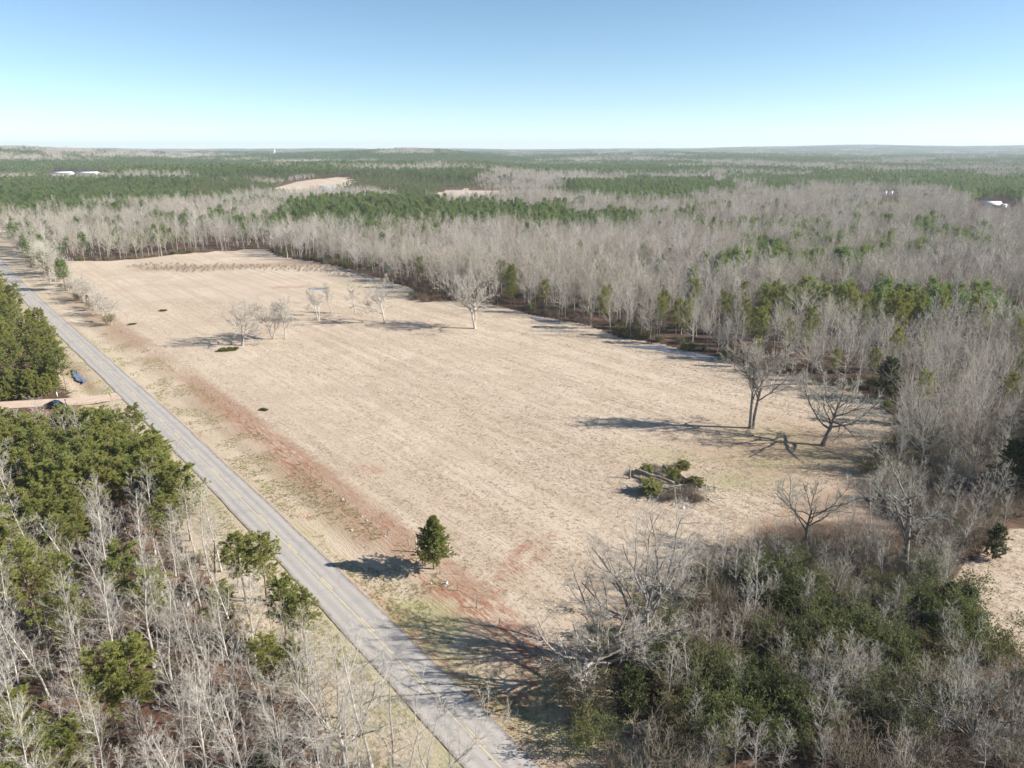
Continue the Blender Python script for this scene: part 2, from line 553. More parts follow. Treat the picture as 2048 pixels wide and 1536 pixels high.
def ribbon(line, half, z, name, mat, parent=None, wob=0.0, thick=None):
    """a sheet along a line; UV u across (metres), v along (metres)"""
    L = np.asarray(line, float)
    d = np.gradient(L, axis=0)
    d /= np.linalg.norm(d, axis=1, keepdims=True)
    nrm = np.stack([d[:, 1], -d[:, 0]], 1)
    s = np.concatenate([[0], np.cumsum(np.linalg.norm(np.diff(L, axis=0), axis=1))])
    us = np.linspace(-half, half, 3) if np.isscalar(half) else np.linspace(half[0], half[1], 2)
    k = len(us)
    wv = wob * (fbm(s, s * 0 + us[-1], 3, 9) - .5) if wob else np.zeros(len(s))
    rows = []
    for u in us:
        e = u + (np.sign(u) * wv if abs(u) == max(abs(us)) else 0)
        q = L + nrm * np.reshape(e * np.ones(len(s)), (-1, 1))
        rows.append(np.column_stack([q, np.full(len(s), z)]))
    V = np.stack(rows, 1).reshape(-1, 3)
    i = np.arange(len(s) - 1)
    Q = np.concatenate([np.stack([i * k + j, i * k + j + 1, (i + 1) * k + j + 1, (i + 1) * k + j], 1) for j in range(k - 1)])
    mb = MB().add(V, Q)
    if thick:
        for j, fl in ((0, 1), (k - 1, 0)):
            top = V.reshape(-1, k, 3)[:, j]
            bot = top - [0, 0, thick]
            n = len(top); vv = np.concatenate([top, bot]); ii = np.arange(n - 1)
            qq = np.stack([ii, ii + 1, ii + 1 + n, ii + n], 1)
            mb.add(vv, qq if fl else qq[:, ::-1])
    me = mb.mesh(name, mat)
    uv = me.attributes.new('across', 'FLOAT', 'POINT')
    ac = np.tile(us, len(s))
    al = np.repeat(s, k)
    if thick:
        ac = np.concatenate([ac, np.full(2 * len(s), us[0]), np.full(2 * len(s), us[-1])])
        al = np.concatenate([al, np.tile(s, 4)])
    uv.data.foreach_set('value', ac.astype(np.float32))
    ua = me.attributes.new('along', 'FLOAT', 'POINT')
    ua.data.foreach_set('value', al.astype(np.float32))
    return link(name, me, parent)


def road_mat():
    m, nt, b, out = nmat('worn_asphalt')
    ac = N(nt, 'ShaderNodeAttribute', attribute_name='across').outputs['Fac']
    al = N(nt, 'ShaderNodeAttribute', attribute_name='along').outputs['Fac']
    cb = N(nt, 'ShaderNodeCombineXYZ')
    nt.links.new(ac, cb.inputs[0]); nt.links.new(math_(nt, 'MULTIPLY', al, .045), cb.inputs[1])
    lanes = noise(nt, 1.1, 4, cb.outputs[0], .6)
    p = pos(nt)
    grit = noise(nt, 9, 4, p, .8)
    patch = noise(nt, .25, 4, p, .6)
    # wheel paths: two pale strips in each lane
    wp = math_(nt, 'ABSOLUTE', math_(nt, 'SUBTRACT', math_(nt, 'ABSOLUTE', ac), 1.55))
    wheel = rng_(nt, math_(nt, 'ABSOLUTE', math_(nt, 'SUBTRACT', wp, .75)), .15, .55, 1, 0)
    c = mixc(nt, rng_(nt, lanes, .35, .65), (.29, .265, .238), (.355, .32, .285))
    c = mixc(nt, math_(nt, 'MULTIPLY', wheel, .6), c, (.43, .39, .345))
    c = mixc(nt, math_(nt, 'MULTIPLY', rng_(nt, patch, .5, .7), .4), c, (.235, .22, .21))
    c = mixc(nt, math_(nt, 'MULTIPLY', rng_(nt, grit, .45, .75), .35), c, (.40, .38, .355))
    vo = N(nt, 'ShaderNodeTexVoronoi'); vo.feature = 'DISTANCE_TO_EDGE'; vo.inputs['Scale'].default_value = .22
    wv = N(nt, 'ShaderNodeVectorMath'); wv.operation = 'ADD'
    nz = nt.nodes.new('ShaderNodeTexNoise'); nz.inputs['Scale'].default_value = .8; nt.links.new(p, nz.inputs['Vector'])
    nt.links.new(p, wv.inputs[0]); nt.links.new(nz.outputs['Color'], wv.inputs[1]); nt.links.new(wv.outputs[0], vo.inputs['Vector'])
    crack = rng_(nt, vo.outputs['Distance'], .0, .022, 1, 0)
    c = mixc(nt, math_(nt, 'MULTIPLY', crack, .22), c, (.12, .11, .105))
    edge = rng_(nt, math_(nt, 'ADD', math_(nt, 'ABSOLUTE', ac), math_(nt, 'MULTIPLY', math_(nt, 'SUBTRACT', noise(nt, .9, 4, p, .7), .5), 1.5)), 2.65, 3.05)
    c = mixc(nt, math_(nt, 'MULTIPLY', edge, .7), c, (.17, .125, .095))
    nt.links.new(c, b.inputs['Base Color'])
    b.inputs['Roughness'].default_value = .85
    bp = N(nt, 'ShaderNodeBump'); bp.inputs['Strength'].default_value = .25; bp.inputs['Distance'].default_value = .05
    nt.links.new(grit, bp.inputs['Height']); nt.links.new(bp.outputs[0], b.inputs['Normal'])
    return m


road = ribbon(ROAD, 3.1, .085, 'road', road_mat(), wob=.55, thick=.25)
tag(road, 'grey two lane asphalt road with a yellow centre line', 'road', kind='structure')
M['line'] = plain('worn_yellow_line', (.64, .50, .26), .7, 0, (.46, .40, .29), 1.0)


def sub_line(a, b, step=3.0):
    s = np.concatenate([[0], np.cumsum(np.linalg.norm(np.diff(ROAD, axis=0), axis=1))])
    t = np.arange(a, b + .01, step)
    if t[-1] < b: t = np.append(t, b)
    return np.stack([np.interp(t, s, ROAD[:, 0]), np.interp(t, s, ROAD[:, 1])], 1)


ribbon(sub_line(20, 900, 4), (-.24, -.08), .091, 'yellow_line', M['line'], road)
for k in range(60):
    a = 155 + k * 12.2
    if a > 640: break
    ribbon(sub_line(a, a + 3.6, 1.8), (.06, .24), .091, 'lane_dash', M['line'], road)

M['drive'] = plain('pinkish_dirt_track', (.54, .43, .335), .95, 0, (.46, .32, .235), .5, .3)
dl = np.array(DRIVE)
tt = np.linspace(0, 1, 40)
dl = np.stack([np.interp(tt * (len(DRIVE) - 1), np.arange(len(DRIVE)), dl[:, 0]), np.interp(tt * (len(DRIVE) - 1), np.arange(len(DRIVE)), dl[:, 1])], 1)
tag(ribbon(dl, 3.0, .065, 'driveway', M['drive'], wob=1.2), 'pink dirt driveway leaving the road between two pine blocks', 'driveway', kind='structure')


def water_mat():
    m, nt, b, out = nmat('still_water')
    b.inputs['Base Color'].default_value = (.15, .175, .23, 1)
    b.inputs['Roughness'].default_value = .06
    bp = N(nt, 'ShaderNodeBump'); bp.inputs['Strength'].default_value = .15; bp.inputs['Distance'].default_value = .05
    nt.links.new(noise(nt, 1.2, 3, pos(nt)), bp.inputs['Height']); nt.links.new(bp.outputs[0], b.inputs['Normal'])
    return m


M['water'] = water_mat()


def puddle(px, label, z=.06, wob=.35, dens=4):
    c = np.array(poly(px))
    c = np.concatenate([c, c[:1]])
    L = np.linspace(0, len(c) - 1, (len(c) - 1) * dens + 1)[:-1]
    q = np.stack([np.interp(L, np.arange(len(c)), c[:, 0]), np.interp(L, np.arange(len(c)), c[:, 1])], 1)
    q += (RNG.random(q.shape) - .5) * wob
    m = q.mean(0)
    V = np.concatenate([np.column_stack([q, np.full(len(q), z)]), [[m[0], m[1], z]]])
    n = len(q)
    T = [[n, i, (i + 1) % n] for i in range(n)]
    o = MB().add(V, t=T).obj('puddle', M['water'])
    return tag(o, label, 'puddle', kind='structure')


puddle([(146, 738), (152, 742), (165, 754), (172, 764), (168, 767), (158, 762), (148, 752), (144, 744)], 'blue strip of standing water in the roadside ditch', wob=.8, dens=3)
puddle([(614, 577), (624, 575), (636, 575.5), (652, 575), (660, 576.5), (648, 578.5), (636, 580), (622, 579)], 'shallow pool in the field behind the paired bare trees', wob=1.2)
for seg, lab in (([(675, 536), (700, 541), (750, 556), (748, 559), (700, 545), (675, 539)], 'thin stream of water along the far field edge'),
                 ([(1060, 634), (1100, 640), (1120, 645), (1118, 648), (1085, 643), (1060, 637)], 'thin wet ditch by the wood edge behind the forked tree'),
                 ([(1240, 692), (1320, 692), (1380, 704), (1440, 716), (1440, 721), (1370, 710), (1310, 700)], 'wet ditch glinting along the wood edge near the tall fork oak')):
    puddle(seg, lab, wob=.8)

# ------------------------------------------------------------------ tree growing
def grow(rng, st, d, ln, n, wig, trop):
    B = len(st)
    pts = np.empty((B, n + 1, 3)); pts[:, 0] = st
    d = d.copy(); step = (ln / n)[:, None]
    for i in range(n):
        d = d + rng.normal(0, wig, (B, 3)) + np.array([0, 0, trop])
        d /= np.linalg.norm(d, axis=1, keepdims=True)
        pts[:, i + 1] = pts[:, i] + d * step
    return pts


def children(rng, pts, rad, m, a, b, ang, sd):
    B, n1, _ = pts.shape
    n = n1 - 1
    t = a + (b - a) * (np.arange(m)[None] + rng.random((B, m))) / m
    f = np.clip(t * n, 0, n - 1e-4); i = f.astype(int); w = (f - i)[..., None]
    bi = np.arange(B)[:, None]
    p = pts[bi, i] * (1 - w) + pts[bi, i + 1] * w
    d = pts[bi, i + 1] - pts[bi, i]
    d /= np.linalg.norm(d, axis=-1, keepdims=True) + 1e-9
    r = rad[bi, i] * (1 - w[..., 0]) + rad[bi, i + 1] * w[..., 0]
    u, v = perp(d)
    ph = np.arange(m)[None] * 2.4 + rng.random((B, 1)) * 6.28 + rng.normal(0, .5, (B, m))
    an = np.clip(rng.normal(ang, sd, (B, m)), .15, 1.7)
    c = d * np.cos(an)[..., None] + (u * np.cos(ph)[..., None] + v * np.sin(ph)[..., None]) * np.sin(an)[..., None]
    return p.reshape(-1, 3), c.reshape(-1, 3), t.ravel(), r.ravel(), np.repeat(np.arange(B), m)


def taper(r0, n, end=.22):
    return r0[:, None] * np.linspace(1, end, n + 1)[None]


def bare_tree(seed, H, r0, levels, trunk_frac=1.0, wig=.05, lean=(0, 0), forks=1, spread=.2, k0=7, tip=.15):
    """levels: (m, a, b, angle, sd, length factor, nseg, wiggle, upward pull, sides, rmin, radius factor). Returns the branch sets per level."""
    rng = np.random.default_rng(seed)
    st = np.zeros((forks, 3)); d = np.zeros((forks, 3)); d[:, 2] = 1
    for f in range(forks):
        ph = f * 2 * math.pi / forks + seed
        if forks > 1:
            d[f, :2] += [math.cos(ph) * spread, math.sin(ph) * spread]
            st[f, :2] = [math.cos(ph) * r0 * .6, math.sin(ph) * r0 * .6]
        d[f, :2] += lean
    d /= np.linalg.norm(d, axis=1, keepdims=True)
    st[:, 2] = -.25
    ln = H * trunk_frac * rng.uniform(.85, 1.0, forks) if forks > 1 else np.array([H * trunk_frac])
    n0 = 10
    pts = grow(rng, st, d, ln, n0, wig, .03 if lean == (0, 0) else .02)
    rad = taper(np.full(forks, r0), n0, tip)
    rad[:, 0] *= 1.45
    out = [(pts, rad, k0)]
    plen = ln
    for li, (m, a, b, ang, sd, lf, ns, wg, tr, k, rmin, rf) in enumerate(levels):
        p, dd, t, r, pi = children(rng, pts, rad, m, a, b, ang, sd)
        base = (H if li == 0 else plen[pi])
        if li == 0:
            prof = 1 - .62 * (t - a) / max(b - a, .01) if trunk_frac > .8 else 1 - .15 * (t - a) / max(b - a, .01)
        else:
            prof = 1 - .45 * t
        l = base * lf * prof * rng.uniform(.65, 1.2, len(p))
        rr = np.maximum(np.minimum(r * rf, l * .045 + rmin), rmin)
        pts = grow(rng, p, dd, l, ns, wg, tr)
        rad = np.maximum(taper(rr, ns, .3), rmin * .6)
        out.append((pts, rad, k))
        plen = l
    return out


def tree_meshes(sets, split, mt, mc, name):
    a, b = MB(), MB()
    for i, (p, r, k) in enumerate(sets):
        tubes(a if i < split else b, p, r, k)
    return dict(trunk=a.mesh('trunk', mt, True), crown=b.mesh('crown', mc), H=None, src=(a, b))


def blades(rng, p, d, k, L, w, spread, droop=0.0):
    """k thin pointed leaves from each point"""
    n = len(p)
    p = np.repeat(p, k, 0); d = np.repeat(d, k, 0)
    dd = d * (1 - spread * .4) + rng.normal(0, spread, (n * k, 3)); dd[:, 2] -= droop
    dd /= np.linalg.norm(dd, axis=1, keepdims=True) + 1e-9
    l = L * rng.uniform(.6, 1.15, (n * k, 1))
    s = np.cross(dd, rng.normal(0, 1, (n * k, 3)))
    s /= np.linalg.norm(s, axis=1, keepdims=True) + 1e-9
    ww = w * rng.uniform(.7, 1.2, (n * k, 1))
    v = np.stack([p - s * ww, p + s * ww, p + dd * l], 1).reshape(-1, 3)
    return v, np.arange(n * k * 3).reshape(-1, 3)


def along(rng, pts, ts):
    B, n1, _ = pts.shape
    n = n1 - 1
    P_, D_ = [], []
    for t in ts:
        tt = np.clip(t + rng.normal(0, .06, B), 0, .999) * n
        i = tt.astype(int); w = (tt - i)[:, None]; bi = np.arange(B)
        P_.append(pts[bi, i] * (1 - w) + pts[bi, i + 1] * w)
        d = pts[bi, i + 1] - pts[bi, i]
        D_.append(d / (np.linalg.norm(d, axis=1, keepdims=True) + 1e-9))
    return np.concatenate(P_), np.concatenate(D_)


def pine_tree(seed, H, m1=44, m2=6, ts=(.35, .6, .82, 1.0), kb=11, L=.34, w=.032, base=.36, wid=.25, wood='bark_pine', leaf='needle', spread=.55, droop=0.0, ang=1.1, trop=.06, prof_pow=.8, k0=7, top_round=.2):
    rng = np.random.default_rng(seed)
    r0 = H * .0115 + .02
    pts = grow(rng, np.array([[0, 0, -.2]]), np.array([[0, 0, 1.0]]), np.array([H]), 10, .025, .05)
    rad = taper(np.array([r0]), 10, .12)
    a = MB(); tubes(a, pts, rad, k0)
    p, d, t, r, pi = children(rng, pts, rad, m1, base, .985, ang, .15)
    s = (t - base) / (1 - base)
    prof = (top_round + (1 - top_round) * (1 - s) ** prof_pow) * np.minimum(1, .55 + s * 2.2)
    l = H * wid * prof * rng.uniform(.6, 1.2, len(p))
    b1 = grow(rng, p, d, l, 5, .09, trop)
    r1 = np.maximum(taper(np.minimum(r * .5, .012 + l * .014), 5, .3), .008)
    tubes(a, b1, r1, 4)
    p2, d2, t2, rr2, q = children(rng, b1, r1, m2, .22, 1.0, .75, .2)
    l2 = np.maximum(l[q] * .42 * (1 - .35 * t2) * rng.uniform(.6, 1.2, len(p2)), .18)
    b2 = grow(rng, p2, d2, l2, 2, .10, trop)
    c = MB()
    tubes(c, b2, np.maximum(taper(np.full(len(p2), .011), 2, .5), .005), 3)
    fp, fd = along(rng, b2, ts)
    gp, gd = along(rng, b1, (.7, .88, 1.0))
    v, tr = blades(rng, np.concatenate([fp, gp]), np.concatenate([fd, gd]), kb, L, w, spread, droop)
    c2 = MB().add(v, t=tr)
    me_c = MB()
    me_c.add(np.concatenate(c.V), np.concatenate(c.Q)).add(v, t=tr)
    mesh = me_c.mesh('crown', M[leaf])
    mesh.materials.append(M[wood])
    nq = sum(len(x) for x in me_c.Q)
    mi = np.zeros(len(mesh.polygons), np.int32); mi[:nq] = 1
    mesh.polygons.foreach_set('material_index', mi)
    return dict(trunk=a.mesh('trunk', M[wood], True), crown=mesh, H=H)


def clump_pine(seed, H, n, L, w, base=.35, wid=.2, leaf='needle_wood', seg=1):
    """a distant pine: trunk and boughs as broad needle sprays through the crown's volume"""
    rng = np.random.default_rng(seed)
    a = MB(); tubes(a, np.array([[[0, 0, -.3], [0, 0, H * .5], [0, 0, H * .97]]]), np.array([[.16, .11, .03]]), 4)
    s = rng.random(n) ** .8
    z = H * (base + (1 - base) * s)
    # boughs in clumps so the outline is uneven
    nb = max(6, n // 14)
    ba = rng.random(nb) * 6.28; bz = rng.random(nb) * .8
    which = rng.integers(0, nb, n)
    az = ba[which] + rng.normal(0, .3, n); s = np.clip(bz[which] + rng.normal(0, .06, n) + .04, 0, 1)
    z = H * (base + (1 - base) * s)
    rm = H * wid * (.22 + .78 * (1 - s) ** .8) * np.minimum(1, .6 + 2 * s)
    rr = rm * rng.uniform(.25, 1.0, n)
    p = np.stack([np.cos(az) * rr, np.sin(az) * rr, z + rng.normal(0, .25, n)], 1)
    d = np.stack([np.cos(az), np.sin(az), np.full(n, .35)], 1)
    v, t = blades(rng, p, d, 1, L, w, .5)
    c = MB().add(v, t=t)
    # a crossing blade gives each spray body
    v, t = blades(rng, p, d, 1, L * .8, w, .7)
    c.add(v, t=t)
    return dict(trunk=a, crown=c, H=H, mats=(M['bark_pine'], M[leaf]))


def shrub(seed, H, wid, n, L, w, leaf, wood='twig_brown', nst=9):
    rng = np.random.default_rng(seed)
    ph = rng.random(nst) * 6.28; el = rng.uniform(.15, .75, nst)
    d = np.stack([np.cos(ph) * el, np.sin(ph) * el, np.ones(nst)], 1); d /= np.linalg.norm(d, axis=1, keepdims=True)
    st = np.stack([np.cos(ph) * wid * .12, np.sin(ph) * wid * .12, np.full(nst, -.1)], 1)
    pts = grow(rng, st, d, H * rng.uniform(.6, 1.0, nst), 6, .12, .03)
    rad = taper(np.full(nst, .05), 6, .3)
    a = MB(); tubes(a, pts, rad, 4)
    p, dd, t, r, pi = children(rng, pts, rad, 8, .25, 1, .8, .25)
    b = grow(rng, p, dd, wid * .34 * rng.uniform(.5, 1.2, len(p)), 4, .15, .05)
    rb = np.maximum(taper(r * .5, 4, .4), .008)
    tubes(a, b, rb, 3)
    p2, d2, t2, r2, q = children(rng, b, rb, 6, .2, 1, .7, .25)
    b2 = grow(rng, p2, d2, np.full(len(p2), wid * .14) * rng.uniform(.6, 1.3, len(p2)), 2, .15, .02)
    c = MB()
    tubes(a, b2, np.full((len(p2), 3), .008), 3)
    if n:
        m = max(1, n // (len(p2) * 3))
        fp, fd = along(rng, b2, (.3, .7, 1.0))
        fp = fp + rng.normal(0, .12, fp.shape)
        v, tr = blades(rng, fp, fd, m, L, w, .8)
        c.add(v, t=tr)
    return dict(trunk=a, crown=c, mats=(M[wood], M[leaf]), H=H)


def both(d, n1='trunk', n2='crown'):
    """finish a dict of builders into separate part meshes"""
    return dict(trunk=d['trunk'].mesh(n1, d['mats'][0], True), crown=d['crown'].mesh(n2, d['mats'][1]), H=d['H'])


def merged(d, name):
    """one mesh with two materials, for woods seen as a mass"""
    mb = MB()
    parts = [d['trunk'], d['crown']]
    me_parts = []
    for b in parts:
        off = mb.n
        if not b.V: continue
        V = np.concatenate(b.V)
        mb.add(V, np.concatenate(b.Q) if b.Q else None, np.concatenate(b.T) if b.T else None)
    me = mb.mesh(name, d['mats'][0])
    me.materials.append(d['mats'][1])
    n0 = sum(len(np.concatenate(b.V)) for b in parts[:1] if b.V)
    # polygons whose first vertex belongs to the crown take the second material
    fl = np.empty(len(me.loops), np.int32); me.loops.foreach_get('vertex_index', fl)
    ls = np.empty(len(me.polygons), np.int32); me.polygons.foreach_get('loop_start', ls)
    me.polygons.foreach_set('material_index', (fl[ls] >= n0).astype(np.int32))
    return me


def slender(seed, H=15.0, r0=.13, mt='bark_pale', mc='twig_pale', dens=1.0, rmin=.0085, m3=9):
    lv = [(int(24 * dens), .28, .98, .72, .16, .28, 5, .08, .09, 4, rmin * 1.2, .40),
          (7, .18, 1.0, .62, .2, .48, 3, .09, .07, 3, rmin, .55),
          (m3, .15, 1.0, .60, .2, .52, 2, .12, .05, 3, rmin * .75, .6)]
    s = bare_tree(seed, H, r0, lv, 1.0, .035)
    a, b = MB(), MB()
    for i, (p, r, k) in enumerate(s): tubes(a if i < 2 else b, p, r, k)
    return dict(trunk=a, crown=b, H=H, mats=(M[mt], M[mc]))


def oak(seed, H=18.0, r0=.42, frac=.42, mt='bark_oak', mc='twig_oak', lean=(0, 0), forks=1, spread=.2, m1=9, a1=.45, wide=.58, ang=.85, m4=8, m3=8, rmin=.013, wig=.07, trop=.05):
    lv = [(m1, a1, 1.0, ang, .25, wide, 9, .15, trop, 6, .05, .62),
          (7, .22, 1.0, .75, .22, .50, 6, .15, .06, 4, .022, .6),
          (m3, .18, 1.0, .7, .22, .48, 4, .15, .06, 3, rmin, .6),
          (m4 + 2, .15, 1.0, .65, .22, .62, 2, .15, .05, 3, rmin * .7, .6)]
    s = bare_tree(seed, H, r0 * .8, lv, frac, wig, lean, forks, spread, 9, .45)
    top = max(float(p[..., 2].max()) for p, r, k in s)
    a, b = MB(), MB()
    for i, (p, r, k) in enumerate(s): tubes(a if i < 3 else b, p, r, k)
    return dict(trunk=a, crown=b, H=top, mats=(M[mt], M[mc]))


def wood_tree(seed, H, m1, m2, m3, rmin, mc='twig_wood', excurrent=True):
    """leafless forest tree for the middle distance"""
    lv = [(m1, .38, .98, .60, .14, .30, 3, .08, .10, 3, rmin * 1.2, .5), (m2, .2, 1.0, .6, .2, .46, 2 if m3 else 1, .1, .08, 3, rmin, .6)]
    if m3: lv.append((m3, .2, 1.0, .6, .2, .5, 1, .1, .06, 3, rmin * .8, .7))
    if not excurrent:
        lv[0] = (m1, .35, 1.0, .78, .25, .50, 3, .15, .08, 4, rmin * 1.3, .6)
    s = bare_tree(seed, H, H * .0085 + .03, lv, 1.0 if excurrent else .62, .04, k0=5)
    top = max(float(p[..., 2].max()) for p, r, k in s)
    a, b = MB(), MB()
    for i, (p, r, k) in enumerate(s): tubes(a if i < 1 else b, p, r, k)
    return dict(trunk=a, crown=b, H=top, mats=(M['bark_pale'], M[mc]))


def put(proto, name, x, y, H, rz, label, cat, group=None, lean=(0, 0), sx=1.0, sink=0.0):
    """a tree or shrub: an Empty at the base with its trunk and crown as parts"""
    e = bpy.data.objects.new(name, None)
    COL.objects.link(e)
    e.empty_display_size = .5
    s = H / proto['H']
    e.location = (x, y, tz(x, y) - sink)
    e.rotation_euler = (lean[0], lean[1], rz)
    e.scale = (s * sx, s * sx, s)
    tag(e, label, cat, group)
    for n in ('trunk', 'crown'):
        me = proto[n]
        if len(me.polygons) == 0: continue
        c = bpy.data.objects.new('stems' if (n == 'trunk' and cat == 'shrub') else ('foliage' if cat == 'shrub' else n), me)
        COL.objects.link(c)
        c.parent = e
    return e


def scatter(name, pts, vi, rz, sc, sources, label, cat):
    """a mass nobody could count: one object that instances its sources on points"""
    coll = bpy.data.collections.new(name + '_sources')
    for i, me in enumerate(sources):
        o = bpy.data.objects.new('%s_source_%02d' % (name, i), me)
        coll.objects.link(o)
    me = bpy.data.meshes.new(name)
    me.vertices.add(len(pts))
    me.vertices.foreach_set('co', np.asarray(pts, np.float32).ravel())
    for nm2, typ, arr in (('vi', 'INT', vi), ('rz', 'FLOAT', rz), ('sc', 'FLOAT', sc)):
        a = me.attributes.new(nm2, typ, 'POINT')
        a.data.foreach_set('value', np.asarray(arr, np.int32 if typ == 'INT' else np.float32))
    o = link(name, me)
    ng = bpy.data.node_groups.new(name, 'GeometryNodeTree')
    ng.interface.new_socket('Geometry', in_out='INPUT', socket_type='NodeSocketGeometry')
    ng.interface.new_socket('Geometry', in_out='OUTPUT', socket_type='NodeSocketGeometry')
    gi, go = ng.nodes.new('NodeGroupInput'), ng.nodes.new('NodeGroupOutput')
    ci = ng.nodes.new('GeometryNodeCollectionInfo')
    ci.inputs['Collection'].default_value = coll
    ci.inputs['Separate Children'].default_value = True
    ci.inputs['Reset Children'].default_value = True
    ip = ng.nodes.new('GeometryNodeInstanceOnPoints')
    ip.inputs['Pick Instance'].default_value = True

    def na(n, t):
        q = ng.nodes.new('GeometryNodeInputNamedAttribute')
        q.data_type = t
        q.inputs['Name'].default_value = n
        return q.outputs[0]
    cx = ng.nodes.new('ShaderNodeCombineXYZ')
    e2r = ng.nodes.new('FunctionNodeEulerToRotation')
    ng.links.new(na('rz', 'FLOAT'), cx.inputs[2])
    ng.links.new(cx.outputs[0], e2r.inputs[0])
    ng.links.new(gi.outputs[0], ip.inputs['Points'])
    ng.links.new(ci.outputs[0], ip.inputs['Instance'])
    ng.links.new(na('vi', 'INT'), ip.inputs['Instance Index'])
    ng.links.new(e2r.outputs[0], ip.inputs['Rotation'])
    ng.links.new(na('sc', 'FLOAT'), ip.inputs['Scale'])
    ng.links.new(ip.outputs[0], go.inputs[0])
    md = o.modifiers.new('scatter', 'NODES')
    md.node_group = ng
    return tag(o, label, cat, kind='stuff')


# ------------------------------------------------------------------ tree kinds
rr = RNG
SLENDER = [both(slender(100 + i, 15, .12 + .01 * (i % 3))) for i in range(6)]
HEDGE = [both(oak(160 + i, 11, .20, .5, 'bark_pale', 'twig_pale', forks=2 + i % 2, spread=.28, m1=6, a1=.25, wide=.5, m4=5, m3=6, rmin=.022)) for i in range(3)]
SLENDER_W = [both(slender(140 + i, 14, .11, 'bark_white', 'twig_white', 1.0, .0095)) for i in range(4)]
PINES = [pine_tree(200 + i, 12.5, m1=46 + 4 * (i % 3), kb=13, w=.040, L=.38, wid=.27 + .025 * (i % 3), top_round=.34) for i in range(5)]
CEDAR = pine_tree(300, 9.0, m1=150, m2=8, ts=(.25, .5, .75, 1.0), kb=6, L=.28, w=.055, base=.15, wid=.38, leaf='cedar', spread=.45, ang=1.15, trop=.05, prof_pow=1.05, top_round=.03)
CEDAR_D = [pine_tree(310 + i, 7.0, m1=80, m2=6, ts=(.3, .55, .8, 1.0), kb=4, L=.30, w=.06, base=.06, wid=.30, leaf='cedar_dark', spread=.5, ang=1.1, trop=.05, prof_pow=.6, top_round=.15) for i in range(2)]
SHRUBS = [both(shrub(400 + i, 4.2, 4.4, 8600, .15, .040, 'shrub'), 'stems', 'foliage') for i in range(3)]
SHRUBS_Y = [both(shrub(410 + i, 3.8, 4.2, 6500, .14, .038, 'shrub_yellow'), 'stems', 'foliage') for i in range(2)]
BRUSH = [shrub(420 + i, 3.4, 3.6, 0, .2, .05, 'shrub', 'twig_thicket' if i else 'twig_brown', 15) for i in range(3)]
WOODT = [both(wood_tree(500 + i, 19, 24, 6, 5, .014, 'twig_pale', i % 2 == 0)) for i in range(6)]

POOL = []                                             # things whose label is finished at the end, by row and order


def pooled(e, scheme):
    POOL.append((e, scheme))
    return e


# ------------------------------------------------------------------ single trees the photograph shows
def stand(d, name, px, py, ytop, label, cat='tree', rz=0.0, lean=(0, 0), sx=1.0, group=None):
    x, y = P(px, py)
    return put(d if 'src' not in d else d, name, x, y, height_for(x, y, ytop), rz, label, cat, group, lean, sx)


def one(builder, *a, **k):
    return both(builder(*a, **k))


FT = 'bare trees standing in the hayfield'
stand(one(oak, 11, 18, .40, .62, forks=2, spread=.045, m1=11, a1=.48, wide=.38, mt='bark_mid', mc='twig_pale', ang=.66, m4=7, wig=.015, rmin=.022), 'oak_tree', 1503, 856, 672, 'tall bare oak whose trunk forks low, beside the leaning oak', group=FT, rz=1.6)
stand(one(oak, 12, 15, .50, .52, lean=(.34, .03), m1=12, a1=.38, wide=.56, ang=1.05, m4=7, trop=.03, rmin=.022), 'oak_tree', 1644, 891, 738, 'dark bare oak with a leaning trunk at the field corner', group=FT)
stand(one(oak, 13, 18, .38, .45, 'bark_pale', 'twig_white', forks=2, spread=.05, m1=10, a1=.50, wide=.60, ang=.8, m4=5, rmin=.026), 'bare_tree', 950, 657, 520, 'wide bare tree with twin trunks nearest the wood edge in the field', group=FT, rz=.9)
stand(one(oak, 14, 14, .30, .45, 'bark_pale', 'twig_white', m1=11, a1=.40, wide=.54, m4=5, rmin=.026), 'bare_tree', 769, 647, 550, 'rounded bare tree with lichen grey crown left of the twin trunk tree', group=FT)
stand(one(oak, 15, 13, .22, .7, 'bark_pale', 'twig_white', m1=9, a1=.4, wide=.36, m4=4, rmin=.026), 'bare_tree', 711, 628, 546, 'slim bare tree with low side branch beside the rounded field tree', group=FT)
stand(one(oak, 16, 13, .24, .6, 'bark_pale', 'twig_white', forks=2, spread=.16, m1=7, a1=.4, wide=.36, m4=5, rmin=.026), 'bare_tree', 637, 641, 562, 'bare tree with split trunk in front of the field pool', group=FT)
stand(one(oak, 17, 13, .20, .7, 'bark_pale', 'twig_white', m1=8, a1=.45, wide=.34, m4=4, rmin=.026), 'bare_tree', 662, 631, 562, 'thin bare tree just behind the split trunk tree by the pool', group=FT)
stand(one(oak, 18, 14, .30, .6, 'bark_white', 'twig_white', forks=2, spread=.08, m1=10, a1=.3, wide=.56, m4=5, ang=.9, rmin=.026), 'bare_tree', 485, 691, 592, 'pale bushy bare tree nearest the road in the field cluster', group=FT)
stand(one(oak, 19, 14, .26, .6, 'bark_pale', 'twig_white', forks=2, spread=.12, m1=9, a1=.33, wide=.50, m4=5, rmin=.026), 'bare_tree', 546, 679, 586, 'darker bare tree with double stem in the middle of the near cluster', group=FT)
stand(one(oak, 20, 13, .22, .66, 'bark_white', 'twig_white', m1=10, a1=.35, wide=.46, m4=5, rmin=.026), 'bare_tree', 571, 678, 592, 'pale bare tree at the far side of the near field cluster', group=FT)

